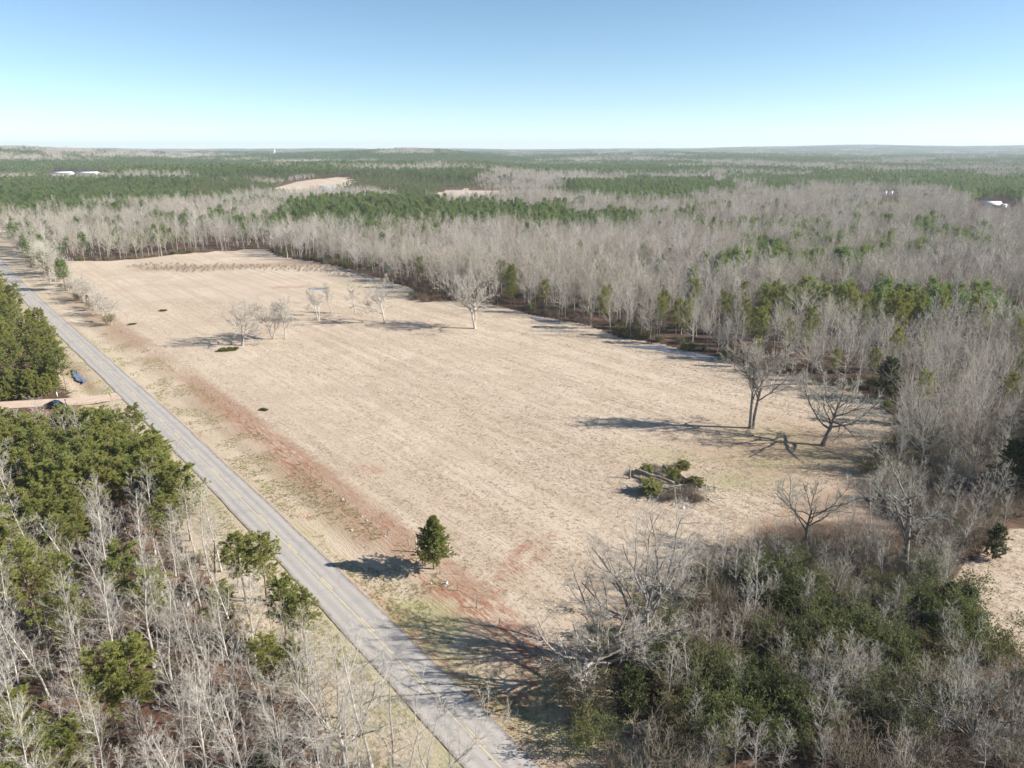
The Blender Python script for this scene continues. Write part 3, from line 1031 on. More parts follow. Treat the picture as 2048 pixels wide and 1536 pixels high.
RT = 'big bare trees round the road'
stand(one(oak, 31, 19, .42, .30, 'bark_white', 'twig_white', m1=14, a1=.35, wide=.80, ang=.95, m4=7, trop=.06), 'bare_tree', 690, 1530, 1268, 'large white barked bare tree reaching over the road edge', group=RT)
stand(one(oak, 32, 15, .28, .35, 'bark_white', 'twig_white', m1=10, a1=.4, wide=.60, m4=6, trop=.08), 'bare_tree', 850, 1640, 1385, 'pale many branched bare tree low at the road side below the large white one', group=RT)
stand(one(oak, 33, 15, .48, .38, 'bark_mid', 'twig_white', m1=12, a1=.35, wide=.62, ang=.8, m4=9, rmin=.015, trop=.08), 'oak_tree', 1185, 1365, 1140, 'spreading bare oak standing beside the metal gate', group=RT)
stand(one(oak, 34, 20, .56, .42, 'bark_mid', 'twig_white', m1=14, a1=.40, wide=.62, ang=.8, m4=9, rmin=.015, trop=.09), 'oak_tree', 1288, 1318, 995, 'tallest dark trunked bare oak of the thicket by the gate', group=RT)
stand(one(oak, 35, 11, .22, .5, 'bark_oak', 'twig_oak', m1=9, a1=.5, wide=.42, ang=1.0, m4=6), 'bare_tree', 1612, 1112, 955, 'small umbrella shaped bare tree between brush pile and thicket', group=RT)
stand(one(oak, 36, 20, .48, .55, 'bark_oak', 'twig_oak', m1=11, a1=.40, wide=.42, ang=.95, m4=6), 'oak_tree', 1808, 1160, 880, 'tall black trunked bare oak at the edge of the small clearing', group=RT)
stand(one(oak, 37, 13, .30, .40, 'bark_oak', 'twig_oak', lean=(.2, 0), m1=9, a1=.4, wide=.62, ang=.9, m4=6), 'oak_tree', 1832, 1185, 1050, 'bare oak with long low limbs beside the black trunked oak', group=RT)
stand(one(oak, 38, 15, .36, .38, 'bark_oak', 'twig_oak', m1=10, a1=.4, wide=.56, m4=6), 'oak_tree', 1845, 930, 775, 'broad bare oak at the field corner beyond the leaning oak', group=RT)
stand(one(oak, 39, 14, .36, .36, 'bark_oak', 'twig_brown', m1=10, a1=.4, wide=.60, m4=6), 'oak_tree', 1945, 960, 815, 'brownish spreading bare oak behind the small clearing', group=RT)
stand(one(oak, 40, 12, .30, .35, 'bark_oak', 'twig_oak', lean=(.15, 0), m1=11, a1=.35, wide=.70, ang=1.0, m4=6), 'bare_tree', 1930, 1500, 1290, 'low sprawling bare tree with long limbs below the small clearing', group=RT)
stand(one(oak, 41, 10, .22, .35, 'bark_white', 'twig_white', m1=10, a1=.35, wide=.60, m4=6), 'bare_tree', 118, 752, 688, 'pale bare tree leaning over the roadside ditch water', group=RT)
x, y = P(868, 1138)
put(CEDAR, 'cedar_tree', x, y, height_for(x, y, 1026), .4, 'green conical cedar casting a long shadow onto the road edge', 'tree', sx=1.22)

# hedgerow along the fence towards the far end
HG = 'hedgerow along the far end of the fence'
hd = np.array([(222, 648), (205, 630), (188, 618), (176, 605), (165, 598), (152, 588), (143, 578), (132, 570), (124, 560), (116, 553), (108, 545), (100, 540), (92, 532), (84, 525), (77, 519), (70, 513), (62, 508), (54, 503), (46, 499), (36, 494)])
for i, (a, b) in enumerate(hd):
    x, y = P(a, b)
    put(HEDGE[i % 3], 'bare_tree', x, y, rr.uniform(8.5, 12) + (i > 10) * 3, rr.random() * 6, ORD[i] + ' pale bare tree of the hedgerow counting from its near end', 'tree', HG, sx=1.1)
    if i % 2 == 0:
        x, y = P(a - 5, b + 3)
        put(SHRUBS[i % 3] if i in (8, 4) else SHRUBS_Y[i % 2], 'evergreen_shrub', x, y, rr.uniform(2.2, 4), rr.random() * 6, 'olive shrub under the %s hedgerow tree counting from the near end' % ORD[i].lower(), 'shrub', 'shrubs under the hedgerow')
for (a, b, t), lab in (((97, 548, 505), 'upright cedar rising from the far hedgerow'), ((176, 606, 590), 'dark little cedar low in the hedgerow')):
    x, y = P(a, b)
    put(CEDAR_D[0], 'cedar_tree', x, y, height_for(x, y, t), 1, lab, 'tree')

# ------------------------------------------------------------------ woods beside the road (individual trees)
def darts(poly_, n, dmin, seed):
    rng = np.random.default_rng(seed)
    a = np.array(poly_); lo, hi = a.min(0), a.max(0)
    out = []
    c = rng.uniform(lo, hi, (n, 2))
    c = c[inside(poly_, c[:, 0], c[:, 1])]
    out = np.empty((0, 2)); buf = np.full((len(c), 2), 1e9); m = 0
    for q in c:
        if m == 0 or ((buf[:m] - q) ** 2).sum(1).min() > dmin * dmin:
            buf[m] = q; m += 1
    return buf[:m].copy()


# pine block beyond the driveway
PB1 = [(-150, 171), (-128, 173), (-113, 177), (-119, 192), (-135, 213), (-165, 250), (-205, 298), (-240, 338), (-262, 350), (-262, 300), (-215, 240), (-165, 195), (-150, 178)]
pts = darts(PB1, 2500, 5.1, 1)
keep = road_side(pts[:, 0], pts[:, 1]) < -11
for i, (x, y) in enumerate(pts[keep]):
    pooled(put(PINES[i % 5], 'pine_tree', x, y, rr.uniform(11, 15.5), rr.random() * 6, 'green pine', 'tree', 'pines beyond the driveway'), 'beyond')

YOUNG = [pine_tree(240 + i, 6.0, m1=46, kb=12, w=.04, L=.36, base=.06, wid=.34, top_round=.2) for i in range(2)]
edge_px = [(2, 803), (14, 800), (26, 799), (38, 798), (50, 796), (60, 797), (70, 795), (80, 794), (90, 792), (98, 790), (104, 784), (108, 774), (103, 762), (99, 750), (94, 738), (88, 722), (82, 706), (78, 690), (72, 675), (64, 660), (20, 788), (44, 785), (66, 782), (84, 778)]
for i, (a, b) in enumerate(edge_px):
    x, y = P(a, b)
    put(YOUNG[i % 2], 'pine_tree', x, y, rr.uniform(4.5, 8), rr.random() * 6, '%s young bushy pine at the edge of the block beyond the driveway' % ORD[i], 'tree', 'young pines at the edge of the far block')

# mixed wood on this side of the driveway
LW = [(3, 36), (-4, 46), (-12, 58), (-26, 76), (-42, 96), (-54, 110), (-68, 126), (-82, 143), (-96, 160), (-126, 164), (-140, 150), (-110, 105), (-80, 70), (-55, 36)]
pts = darts(LW, 7000, 2.75, 2)
side = road_side(pts[:, 0], pts[:, 1])
pts = pts[(side < -8.8)]
PINE_PX = [[(-300, 800), (260, 800), (330, 900), (385, 960), (360, 1010), (270, 955), (215, 925), (150, 950), (165, 1050), (180, 1100), (60, 1110), (-300, 1110)],
           [(60, 1110), (180, 1100), (180, 1200), (90, 1210)]]
pine_spots = [(240, 1100, 12), (255, 1290, 12), (205, 1330, 11), (475, 1075, 11), (520, 1085, 10), (560, 1165, 10), (600, 1190, 9), (545, 1285, 9), (590, 1300, 8), (60, 1470, 11), (140, 1460, 9), (330, 1000, 11), (430, 1180, 8), (20, 1390, 10), (300, 1150, 10), (120, 1180, 12)]
placed = []
for i, (a, b, h) in enumerate(pine_spots):
    x, y = P(a, b, h * .92)
    placed.append((x, y))
    pooled(put(PINES[i % 5], 'pine_tree', x, y, h, rr.random() * 6, 'lone green pine', 'tree', 'pines scattered among the saplings', sx=1.25), 'lone')
nb = np_ = 0
for i, (x, y) in enumerate(pts):
    if any((x - q[0]) ** 2 + (y - q[1]) ** 2 < 6 for q in placed): continue
    h = rr.uniform(10, 14.5)
    a, b = PX(x, y, h * .9)
    if -60 < a < 245: h = min(h, height_for(x, y, 820))      # the driveway stays in view
    if h < 4: continue
    is_p = any(inside(q, np.array([a]), np.array([b]))[0] for q in PINE_PX)
    if is_p and rr.random() < .15 + .78 * (i % 4 > 0):
        pooled(put(PINES[i % 5], 'pine_tree', x, y, min(h, 13.5), rr.random() * 6, 'green pine', 'tree', 'pines on the near side of the driveway', sx=1.2), 'near')
        np_ += 1
    else:
        if nb >= 298: continue
        w = rr.random() < .3
        pooled(put(SLENDER_W[i % 4] if w else SLENDER[i % 6], 'sapling', x, y, rr.uniform(8.5, 15.5) if h >= 10 else h, rr.random() * 6, 'whitish bare sapling' if w else 'brownish bare sapling', 'tree', 'white bare saplings of the roadside wood' if w else 'grey bare saplings of the roadside wood', lean=(rr.normal(0, .05), rr.normal(0, .05)), sx=rr.uniform(1.0, 1.45)), 'near')
        nb += 1
print('left wood', nb, np_)

# ------------------------------------------------------------------ thicket below the field
TH = poly([(1120, 1400), (1180, 1345), (1260, 1300), (1330, 1220), (1430, 1150), (1540, 1090), (1700, 1080), (1790, 1120), (1870, 1190), (1925, 1240), (1960, 1290), (2120, 1400), (2120, 1600), (1250, 1600), (1175, 1500)])
pts = darts(TH, 2600, 2.5, 3)
for i, (x, y) in enumerate(pts):
    a, b = PX(x, y, 2.0)
    g = fbm(np.array([x]), np.array([y]), 13, 80, 3)[0]
    if b < 1150 and g > .38:
        continue
    if g > .51:
        pooled(put(SHRUBS[i % 3], 'evergreen_shrub', x, y, rr.uniform(3.4, 7.0), rr.random() * 6, 'dark green shrub', 'shrub', 'dark evergreen shrubs of the thicket'), 'thicket')
    elif g > .44:
        pooled(put(SHRUBS_Y[i % 2], 'evergreen_shrub', x, y, rr.uniform(2.5, 4.5), rr.random() * 6, 'olive yellow shrub', 'shrub', 'olive shrubs of the thicket'), 'thicket')
BR = [both(b, 'stems', 'foliage') for b in BRUSH]
TH2 = poly([(1720, 990), (1790, 1115), (1870, 1180), (1953, 1110), (2030, 1050), (2200, 1010), (2200, 850), (1850, 870), (1800, 930)])
brushy = np.concatenate([darts(TH, 1500, 2.5, 4), darts(TH2, 1500, 2.4, 5)])
for i, (x, y) in enumerate(brushy):
    if vnoise(np.array([x]), np.array([y]), 9, 33)[0] < (.45 if y < 84 else .25): continue
    pooled(put(BR[i % 3], 'bare_shrub', x, y, rr.uniform(2.6, 5.8), rr.random() * 6, 'leafless grey shrub' if i % 3 else 'leafless brown shrub', 'shrub', 'leafless shrubs of the thicket'), 'thicket')
th_trees = [(1590, 1425, 1300), (1640, 1440, 1270), (1672, 1430, 1262), (1690, 1440, 1280), (1712, 1430, 1300), (1605, 1440, 1330), (1468, 1560, 1425), (1505, 1570, 1440), (1555, 1570, 1455), (1440, 1190, 1040), (1500, 1170, 1050), (1340, 1160, 1060), (1375, 1170, 1075),
            (1470, 1200, 1075), (1550, 1140, 1030), (1690, 1140, 1000), (1720, 1150, 1020), (1410, 1210, 1100), (1560, 1180, 1080), (1640, 1190, 1080), (1760, 1180, 1050), (1480, 1280, 1160), (1330, 1430, 1290), (1750, 1310, 1190), (1800, 1590, 1460), (1900, 1300, 1220), (1530, 1230, 1130), (1600, 1250, 1140), (1690, 1260, 1150), (1420, 1330, 1210), (1780, 1260, 1150), (1730, 1400, 1290), (1850, 1420, 1310), (1980, 1420, 1320), (1380, 1500, 1390), (1640, 1560, 1450), (1960, 1560, 1440), (1780, 1030, 930), (1740, 1060, 960), (1900, 1060, 960), (1980, 1030, 920), (1930, 1000, 900), (1700, 1080, 990), (2020, 1400, 1310), (1550, 1360, 1250), (1460, 1420, 1310)]
extra = np.concatenate([darts(TH, 500, 9.0, 6), darts(TH2, 300, 6.0, 7)])
for i, (a, b, t) in enumerate(th_trees + [(x, y, None) for x, y in extra]):
    x, y = P(a, b) if t else (a, b)
    w = i < 9
    pooled(put(SLENDER_W[i % 4] if w else SLENDER[i % 6], 'bare_tree', x, y, height_for(x, y, t) if t else rr.uniform(6.5, 12), rr.random() * 6, 'thin whitish bare tree' if w else 'thin grey bare tree', 'tree', 'whitish bare trees of the thicket' if w else 'thin grey bare trees of the thicket', sx=1.3), 'thicket')
for (a, b, t), lab in (((1925, 1250, 1175), 'dark cedar at the lower edge of the small clearing'), ((1890, 1235, 1165), 'yellowish cedar overlapping the dark cedar by the clearing'), ((1985, 1118, 1050), 'round dark cedar at the upper edge of the small clearing'), ((1258, 1440, 1335), 'narrow bright green cedar in the middle of the thicket'),
                       ((1770, 800, 715), 'dark cedar at the wood edge behind the leaning oak'), ((1580, 752, 728), 'small round cedar at the wood edge behind the tall fork oak'), ((2010, 1000, 880), 'tall dark cedar at the picture edge above the clearing'), ((2045, 1010, 860), 'tallest dark cedar above the clearing at the picture edge'), ((1850, 1290, 1225), 'dark cedar in the shadow below the long limbed oak')):
    x, y = P(a, b)
    put(CEDAR_D[len(lab) % 2], 'cedar_tree', x, y, height_for(x, y, t), len(lab), lab, 'tree', sx=1.25)

# ------------------------------------------------------------------ the woods: forest points
PINE_ZONES = [  # canopy outlines of the pine stands
    [(505, 450), (560, 400), (600, 388), (700, 392), (760, 380), (850, 362), (870, 388), (1000, 396), (1130, 405), (1270, 408), (1310, 425), (1290, 442), (1150, 440), (1060, 434), (900, 434), (760, 432), (640, 442), (560, 457)],
    [(690, 352), (720, 343), (800, 338), (950, 345), (965, 366), (880, 374), (740, 367)],
    [(1095, 376), (1120, 357), (1250, 352), (1400, 352), (1500, 362), (1480, 376), (1380, 388), (1200, 394), (1110, 390)],
    [(-200, 354), (-200, 412), (60, 418), (120, 402), (200, 402), (300, 397), (420, 394), (500, 387), (560, 374), (560, 354), (420, 347), (200, 354)],
    [(-200, 318), (-200, 347), (420, 347), (470, 324), (200, 318)],
    [(1490, 568), (1560, 553), (1700, 555), (1830, 556), (1990, 564), (2200, 574), (2200, 606), (1900, 622), (1780, 628), (1650, 598), (1560, 600)],
    [(1440, 352), (1600, 340), (2200, 335), (2200, 385), (1960, 392), (1880, 378), (1750, 362), (1560, 372)],
]
PINE_BLOBS = [(1480, 512, 24, 24), (1565, 478, 50, 11), (1650, 474, 30, 9), (1735, 468, 36, 8), (1520, 440, 30, 7), (1885, 436, 26, 12), (1900, 470, 20, 8), (430, 424, 30, 10), (330, 428, 60, 9), (30, 404, 45, 14), (520, 440, 40, 12),
              (720, 448, 70, 7), (860, 452, 40, 6), (1030, 545, 30, 19), (1130, 578, 24, 13), (1210, 580, 17, 18), (1340, 590, 14, 12), (1480, 620, 18, 32), (1600, 640, 14, 14), (1600, 478, 90, 6), (1850, 610, 90, 12), (2030, 590, 40, 16), (1060, 455, 40, 6), (1390, 430, 30, 6), (2040, 470, 20, 8), (1340, 620, 10, 14), (230, 410, 30, 5), (160, 405, 30, 5)]


def is_pine(x, y, z):
    px, py = PX(x, y, z + 13)
    sq = np.clip((py - 297) / 100, .05, 1.2)
    px = px + (fbm(x, y, 70, 98, 3) - .5) * 110 * sq
    py = py + (fbm(x, y, 60, 99, 3) - .5) * 26 * sq
    r = np.zeros(x.shape, bool)
    for q in PINE_ZONES: r |= inside(q, px, py)
    for a, b, c, d in PINE_BLOBS: r |= ((px - a) / c) ** 2 + ((py - b) / d) ** 2 < .55 + .9 * vnoise(x, y, 12, 90)
    d = np.hypot(x, y)
    far = py < 346
    n = fbm(x, y, 260, 95, 3)
    thr = np.where(px < 430, np.where(py < 318, .60, .45), np.where(px < 1040, .36, .47))
    r = np.where(far, n > thr, r)
    for q in PINE_ZONES[:5]: r |= inside(q, px, py)
    r |= (rr.random(x.shape) < np.where(d < 340, .06, .035)) & (d > 170)
    r |= (fbm(x, y, 45, 102, 3) > np.where(px > 1250, .645, .66)) & (d > 340)
    return r


def forest_points(d0, d1, step, seed):
    rng = np.random.default_rng(seed)
    xs = np.arange(-d1 * .85 - 60, d1 * .85 + 60, step); ys = np.arange(min(60, d0 * .5), d1, step)
    x, y = np.meshgrid(xs, ys)
    x = (x + rng.uniform(-.48, .48, x.shape) * step).ravel(); y = (y + rng.uniform(-.48, .48, y.shape) * step).ravel()
    d = np.hypot(x, y)
    k = (d >= d0) & (d < d1) & (np.abs(x) < y * .80 + 45)
    x, y = x[k], y[k]
    out = np.zeros(x.shape, bool)
    for q in (FIELD, CLEAR, FAR1, FAR2, YARD, SHEDS): out |= inside(q, x, y)
    if d0 < 1000:
        s = road_side(x, y)
        out |= np.abs(s) < 13
        out |= (s < 0) & (y < 352)                      # the roadside wood has its own trees
        out |= (pdist(FENCE, x, y) < 9) & (y < 420)
        out |= inside(TH, x, y) | ((y < 125) & (s > 0)) | ((s > 0) & (x < 40) & (y < 130))
    return x[~out], y[~out]


# nearest woods: individual trees, up to about 300 leafless ones in all
x, y = forest_points(120, 470, 5.6, 21)
z = terrain(x, y)
pin = is_pine(x, y, z)
px, py = PX(x, y, z)
vis = (px > -40) & (px < 2090)
edge = pdist(FIELD, x, y)
score = np.hypot(x, y) + np.minimum(edge, 60) * 1.2
order = np.argsort(score)
MAXB, MAXP = 175, 85
used = np.zeros(len(x), bool)
cb_ = cp_ = 0


def wood_label(a, d, pine, edge):
    for lim, where in ((560, 'at the end of the hayfield'), (880, 'behind the rounded field tree'), (1080, 'behind the twin trunk tree'), (1260, 'just past the twin trunk tree'),
                       (1440, 'above the wet ditch'), (1600, 'behind the tall fork oak'), (1780, 'behind the leaning oak'), (9999, 'above the brownish oak')):
        if a < lim: return where


for i in order:
    if not vis[i]: continue
    if pin[i] and cp_ < MAXP:
        lab = wood_label(px[i], y[i], True, edge[i])
        pooled(put(PINES[i % 5], 'pine_tree', x[i], y[i], rr.uniform(9, 17), rr.random() * 6, 'green pine', 'tree', 'pines ' + lab, sx=.85), ('wood', lab, edge[i]))
        used[i] = True; cp_ += 1
    elif not pin[i] and cb_ < MAXB:
        lab = wood_label(px[i], y[i], False, edge[i])
        pooled(put(WOODT[i % 6] if i % 4 else SLENDER_W[i % 3], 'bare_tree', x[i], y[i], rr.uniform(9, 20) * (1.12 if px[i] < 560 else 1), rr.random() * 6, 'bare grey tree', 'tree', 'bare trees ' + lab, sx=1.0), ('wood', lab, edge[i]))
        used[i] = True; cb_ += 1
print('forest individuals', cb_, cp_)

# the rest of the woods, seen as masses
MIDB = [merged(wood_tree(600 + i, 18, 18, 7, 5, .027, 'twig_wood', i % 2 == 0), 'bare_mid') for i in range(6)]
MIDP = [merged(clump_pine(620 + i, 15.5, 420, .95, .16, .38, .19), 'pine_mid') for i in range(4)]
FARB = [merged(wood_tree(640 + i, 17, 12, 4, 0, .07, 'twig_wood', i % 2 == 0), 'bare_far') for i in range(4)]
FARP = [merged(clump_pine(660 + i, 15, 90, 2.0, .55, .35, .21), 'pine_far') for i in range(4)]


def cluster(seed, srcfun, n, rad):
    rng = np.random.default_rng(seed)
    d = dict(trunk=MB(), crown=MB(), H=15, mats=None)
    for i in range(n):
        s = srcfun(seed * 31 + i)
        d['mats'] = s['mats']
        o = np.array([*(rng.uniform(-rad, rad, 2)), rng.uniform(-1.5, 1.5)])
        for kk in ('trunk', 'crown'):
            for V, in zip(s[kk].V): pass
            V = np.concatenate(s[kk].V) + o
            d[kk].add(V, np.concatenate(s[kk].Q) if s[kk].Q else None, np.concatenate(s[kk].T) if s[kk].T else None)
    return d


VFB = [merged(cluster(70 + i, lambda s: wood_tree(s, 17, 8, 3, 0, .14, 'twig_wood', s % 2 == 0), 11, 22), 'bare_cluster') for i in range(3)]
VFP = [merged(cluster(80 + i, lambda s: clump_pine(s, 15, 34, 3.4, 1.0, .3, .22), 12, 22), 'pine_cluster') for i in range(3)]

bx, pxs = [], []
lots = [(x[~used], y[~used], pin[~used], 0, 1.0, 1.0)]
x2, y2 = forest_points(470, 1450, 7.2, 22)
lots.append((x2, y2, is_pine(x2, y2, terrain(x2, y2)), 0, 1.0, 1.0))
x3, y3 = forest_points(1450, 3600, 9.5, 23)
lots.append((x3, y3, is_pine(x3, y3, terrain(x3, y3)), 1, 1.1, 1.15))
x4, y4 = forest_points(3600, 11500, 44, 24)
lots.append((x4, y4, is_pine(x4, y4, terrain(x4, y4)), 2, 1.1, 1.1))
for pine, srcs, name, lab, cat in ((False, MIDB + FARB + VFB, 'bare_woodland', 'leafless grey brown woodland stretching away behind the hayfield', 'woodland'), (True, MIDP + FARP + VFP, 'pine_woodland', 'green pine plantations and pine woods reaching the horizon', 'woodland')):
    nm3 = (len(MIDB), len(FARB), len(VFB)) if not pine else (len(MIDP), len(FARP), len(VFP))
    offs = (0, nm3[0], nm3[0] + nm3[1])
    PT, VI, SC = [], [], []
    for lx, ly, lp, lod, s0, s1 in lots:
        k = lp if pine else ~lp
        ax, ay = lx[k], ly[k]
        az_ = terrain(ax, ay) - .2
        PT.append(np.stack([ax, ay, az_], 1))
        VI.append(offs[lod] + rr.integers(0, nm3[lod], len(ax)))
        sc_ = rr.uniform(.52, 1.15, len(ax)) * s0 * (.82 + .36 * fbm(ax, ay, 90, 103, 2))
        fd = np.minimum(pdist(FAR1 + FAR1[:1], ax, ay), pdist(FAR2 + FAR2[:1], ax, ay))
        qx, qy = PX(ax, ay, az_ + 13)
        sc_ = sc_ * np.where((fd < 110) & (lod == 0) & (ay < 1330), .6, 1.0)
        dd_ = np.hypot(ax, ay); q0 = PX(ax, ay, az_)[0]
        for w0, w1, py_ in ((1935, 2045, 412), (1755, 1795, 392), (85, 215, 354)):   # roofs that show above the canopy
            D_ = math.hypot(*P((w0 + w1) / 2, py_))
            sc_ = sc_ * np.where((q0 > w0) & (q0 < w1) & (dd_ < D_ + 10) & (dd_ > D_ * .72), .42, 1.0)
        SC.append(sc_)
    PT = np.concatenate(PT); VI = np.concatenate(VI); SC = np.concatenate(SC)
    print(name, len(PT))
    scatter(name, PT, VI, rr.random(len(PT)) * 6.28, SC, srcs, lab, cat)

# undergrowth: brush at the wood edges and on the forest floor
UB = [merged(dict(shrub(700 + i, 2.6, 3.4, 0, .2, .05, 'shrub', 'twig_brown', 7), mats=(M['twig_brown'], M['shrub'])), 'brush') for i in range(3)]
UG = [merged(shrub(710 + i, 2.6, 3.6, 1500, .30, .09, 'shrub_yellow' if i else 'shrub', 'twig_brown', 7), 'green_brush') for i in range(3)]
UR = [merged(shrub(720, 2.2, 3.2, 700, .22, .07, 'rust', 'twig_brown', 7), 'rusty_brush')]
x, y = forest_points(100, 480, 3.3, 31)
e = pdist(FIELD, x, y)
ug = fbm(x, y, 20, 37, 3)
k = (rr.random(len(x)) < np.where(e < 9, .85, .16)) & ~is_pine(x, y, x * 0)
x, y, e, ug = x[k], y[k], e[k], ug[k]
vi = np.where(rr.random(len(x)) < .05, 6, np.where((ug > .5) & (rr.random(len(x)) < .7), 3 + rr.integers(0, 3, len(x)), rr.integers(0, 3, len(x))))
lx_, ly_ = [], []
l2 = darts(LW, 900, 3.0, 32)
l2 = l2[road_side(l2[:, 0], l2[:, 1]) < -8]
t2 = darts(TH, 1500, 2.2, 33)
r2 = darts(poly([(660, 528), (720, 536), (760, 556), (740, 560), (640, 545), (500, 540), (380, 545), (290, 540), (250, 535), (300, 528), (480, 530), (600, 533)]), 2500, 2.6, 34)
b2 = darts(poly([(815, 598), (830, 580), (900, 592), (905, 602), (860, 606)]), 400, 1.6, 35)
allx = np.concatenate([x, l2[:, 0], t2[:, 0], r2[:, 0], b2[:, 0]]); ally = np.concatenate([y, l2[:, 1], t2[:, 1], r2[:, 1], b2[:, 1]])
nv = len(l2) + len(t2)
allv = np.concatenate([vi, np.where(rr.random(nv) < .15, 3 + rr.integers(0, 4, nv), rr.integers(0, 3, nv)), rr.integers(0, 3, len(r2)), np.where(rr.random(len(b2)) < .4, 6, rr.integers(0, 3, len(b2)))])
alls = np.concatenate([rr.uniform(.5, 1.25, len(x)), np.concatenate([rr.uniform(.35, .9, len(l2)), rr.uniform(.3, .6, len(t2))]), rr.uniform(.35, .7, len(r2)), rr.uniform(.5, .9, len(b2))])
scatter('undergrowth', np.stack([allx, ally, terrain(allx, ally) - .05], 1), allv, rr.random(len(allx)) * 6.28, alls, UB + UG + UR, 'brown and olive undergrowth along the wood edges and under the trees', 'undergrowth')

# ------------------------------------------------------------------ grass
def tuft(seed, n, L, w, rad, mat):
    rng = np.random.default_rng(seed)
    p = np.column_stack([rng.normal(0, rad, (n, 2)), np.zeros(n)])
    d = np.column_stack([rng.normal(0, .55, (n, 2)), np.ones(n)])
    v, t = blades(rng, p, d, 1, L, w, .25)
    return MB().add(v, t=t).mesh('tuft', mat)


def grass_points(cond, n, seed, lo, hi):
    rng = np.random.default_rng(seed)
    x = rng.uniform(lo[0], hi[0], n); y = rng.uniform(lo[1], hi[1], n)
    k = cond(x, y)
    x, y = x[k], y[k]
    px, py = PX(x, y, 0 * x)
    k = (px > -60) & (px < 2110) & (py < 1600)
    return x[k], y[k]


DT = [tuft(800 + i, 14, .16, .017, .12, M['straw'] if i < 4 else M['straw_dark']) for i in range(5)]
rd = np.array([-.638, .77]); rn = np.array([.77, .638])


def straw_density(x, y):
    v = x * rn[0] + y * rn[1]; u = x * rd[0] + y * rd[1]
    n = fbm(u / 4, v, .9, 77, 3)
    mow = fbm(u / 40, v, 2.6, 79, 3)
    keep_p = (.35 + .65 * sstep(.26, .62, n)) * (.42 + .62 * sstep(.36, .56, mow)) * np.clip(150 / np.maximum(y, 60), .25, 1.6)
    return (inside(FIELD, x, y) | inside(CLEAR, x, y)) & (rr.random(len(x)) < keep_p)


x, y = grass_points(straw_density, 520000, 41, (-150, 58), (110, 290))
print('straw', len(x))
scatter('dry_grass', np.stack([x, y, terrain(x, y) - .02], 1), rr.integers(0, 5, len(x)), rr.random(len(x)) * 6.28, rr.uniform(.6, 1.5, len(x)), DT, 'short dry straw coloured grass covering the hayfield', 'grass')
GT = [tuft(820 + i, 16, .22, .022, .13, M['green_blade']) for i in range(4)]


def verge_density(x, y):
    s = road_side(x, y)
    return (np.abs(s) > 3.6) & (np.abs(s) < 15) & ~inside(FIELD, x, y) & (rr.random(len(x)) < sstep(.36, .62, fbm(x, y, 5, 72, 3)) * np.clip(130 / np.maximum(y, 60), .3, 1.4))


x, y = grass_points(verge_density, 150000, 42, (-140, 50), (12, 240))
print('verge', len(x))
scatter('verge_grass', np.stack([x, y, terrain(x, y) - .22 * np.exp(-((road_side(x, y) - 7.5) / 2) ** 2)], 1), rr.integers(0, 4, len(x)), rr.random(len(x)) * 6.28, rr.uniform(.5, 1.3, len(x)), GT, 'patchy green and straw grass on the road verges', 'grass')

# ------------------------------------------------------------------ fence, gate, posts
fe = link('wire_fence', None)
fl = np.array(FENCE[::-1])
fe.location = (fl[0][0], fl[0][1], 0)
tag(fe, 'wire fence with thin steel posts along the red clay strip', 'fence')
fs = np.concatenate([[0], np.cumsum(np.linalg.norm(np.diff(fl, axis=0), axis=1))])
post_me = MB().box(0, 0, .62, .08, .05, 1.5).box(.03, 0, .62, .03, .10, 1.5).mesh('post', M['steel'])
for s in np.arange(2.5, fs[-1] - 55, 5.0):
    o = link('post', post_me, fe)
    o.location = (np.interp(s, fs, fl[:, 0]) - fl[0][0], np.interp(s, fs, fl[:, 1]) - fl[0][1], 0)
    o.rotation_euler = (rr.normal(0, .05), rr.normal(0, .05), rr.random())
for h in (.35, .7, 1.0, 1.28):
    t = np.arange(0, fs[-1] - 55, 5.0)
    pts = np.stack([np.interp(t, fs, fl[:, 0]) - fl[0][0], np.interp(t, fs, fl[:, 1]) - fl[0][1], np.full(len(t), h)], 1)
    MB().tube(pts, .006, 3, False).obj('wire', M['steel'], fe)
for (a, b), hh in (((833, 1104), 2.3), ((838, 1104), 2.2)):
    x, y = P(a, b)
    o = MB().tube([(0, 0, -.2), (0, 0, hh * .6), (.01, 0, hh)], [.11, .10, .09], 8).obj('brace_post', M['concrete'], fe)
    o.location = (x - fl[0][0], y - fl[0][1], 0)
    o['label'] = 'stout white wooden brace post beside the cedar'

ge = link('metal_gate', None)
gx0, gy0 = P(1087, 1335); gx1, gy1 = P(1122, 1345)
ge.location = (gx0, gy0, .05)
ga = math.atan2(gy1 - gy0, gx1 - gx0); gl = 4.2
ge.rotation_euler = (0, 0, ga - .25)
tag(ge, 'rust red tubular metal gate in the shade beside the oak', 'gate')
for i in range(6):
    zz = .25 + i * .22
    MB().tube([(0, 0, zz), (gl, 0, zz)], .025, 6).obj('rail', M['rustred'], ge)
for xx in (0, gl * .33, gl * .66, gl):
    MB().tube([(xx, .0, .15), (xx, .0, 1.45)], .03, 6).obj('upright', M['rustred'], ge)
for (a, b), hh, lab in (((1084, 1337), 1.7, 'wooden gate post nearest the road'), ((1072, 1312), 1.6, 'short fence post before the gate')):
    x, y = P(a, b)
    o = MB().tube([(0, 0, -.2), (0, 0, hh * .5), (0, 0, hh)], [.10, .095, .085], 8).obj('wooden_post', M['log'])
    o.location = (x, y, 0)
    tag(o, lab, 'post')

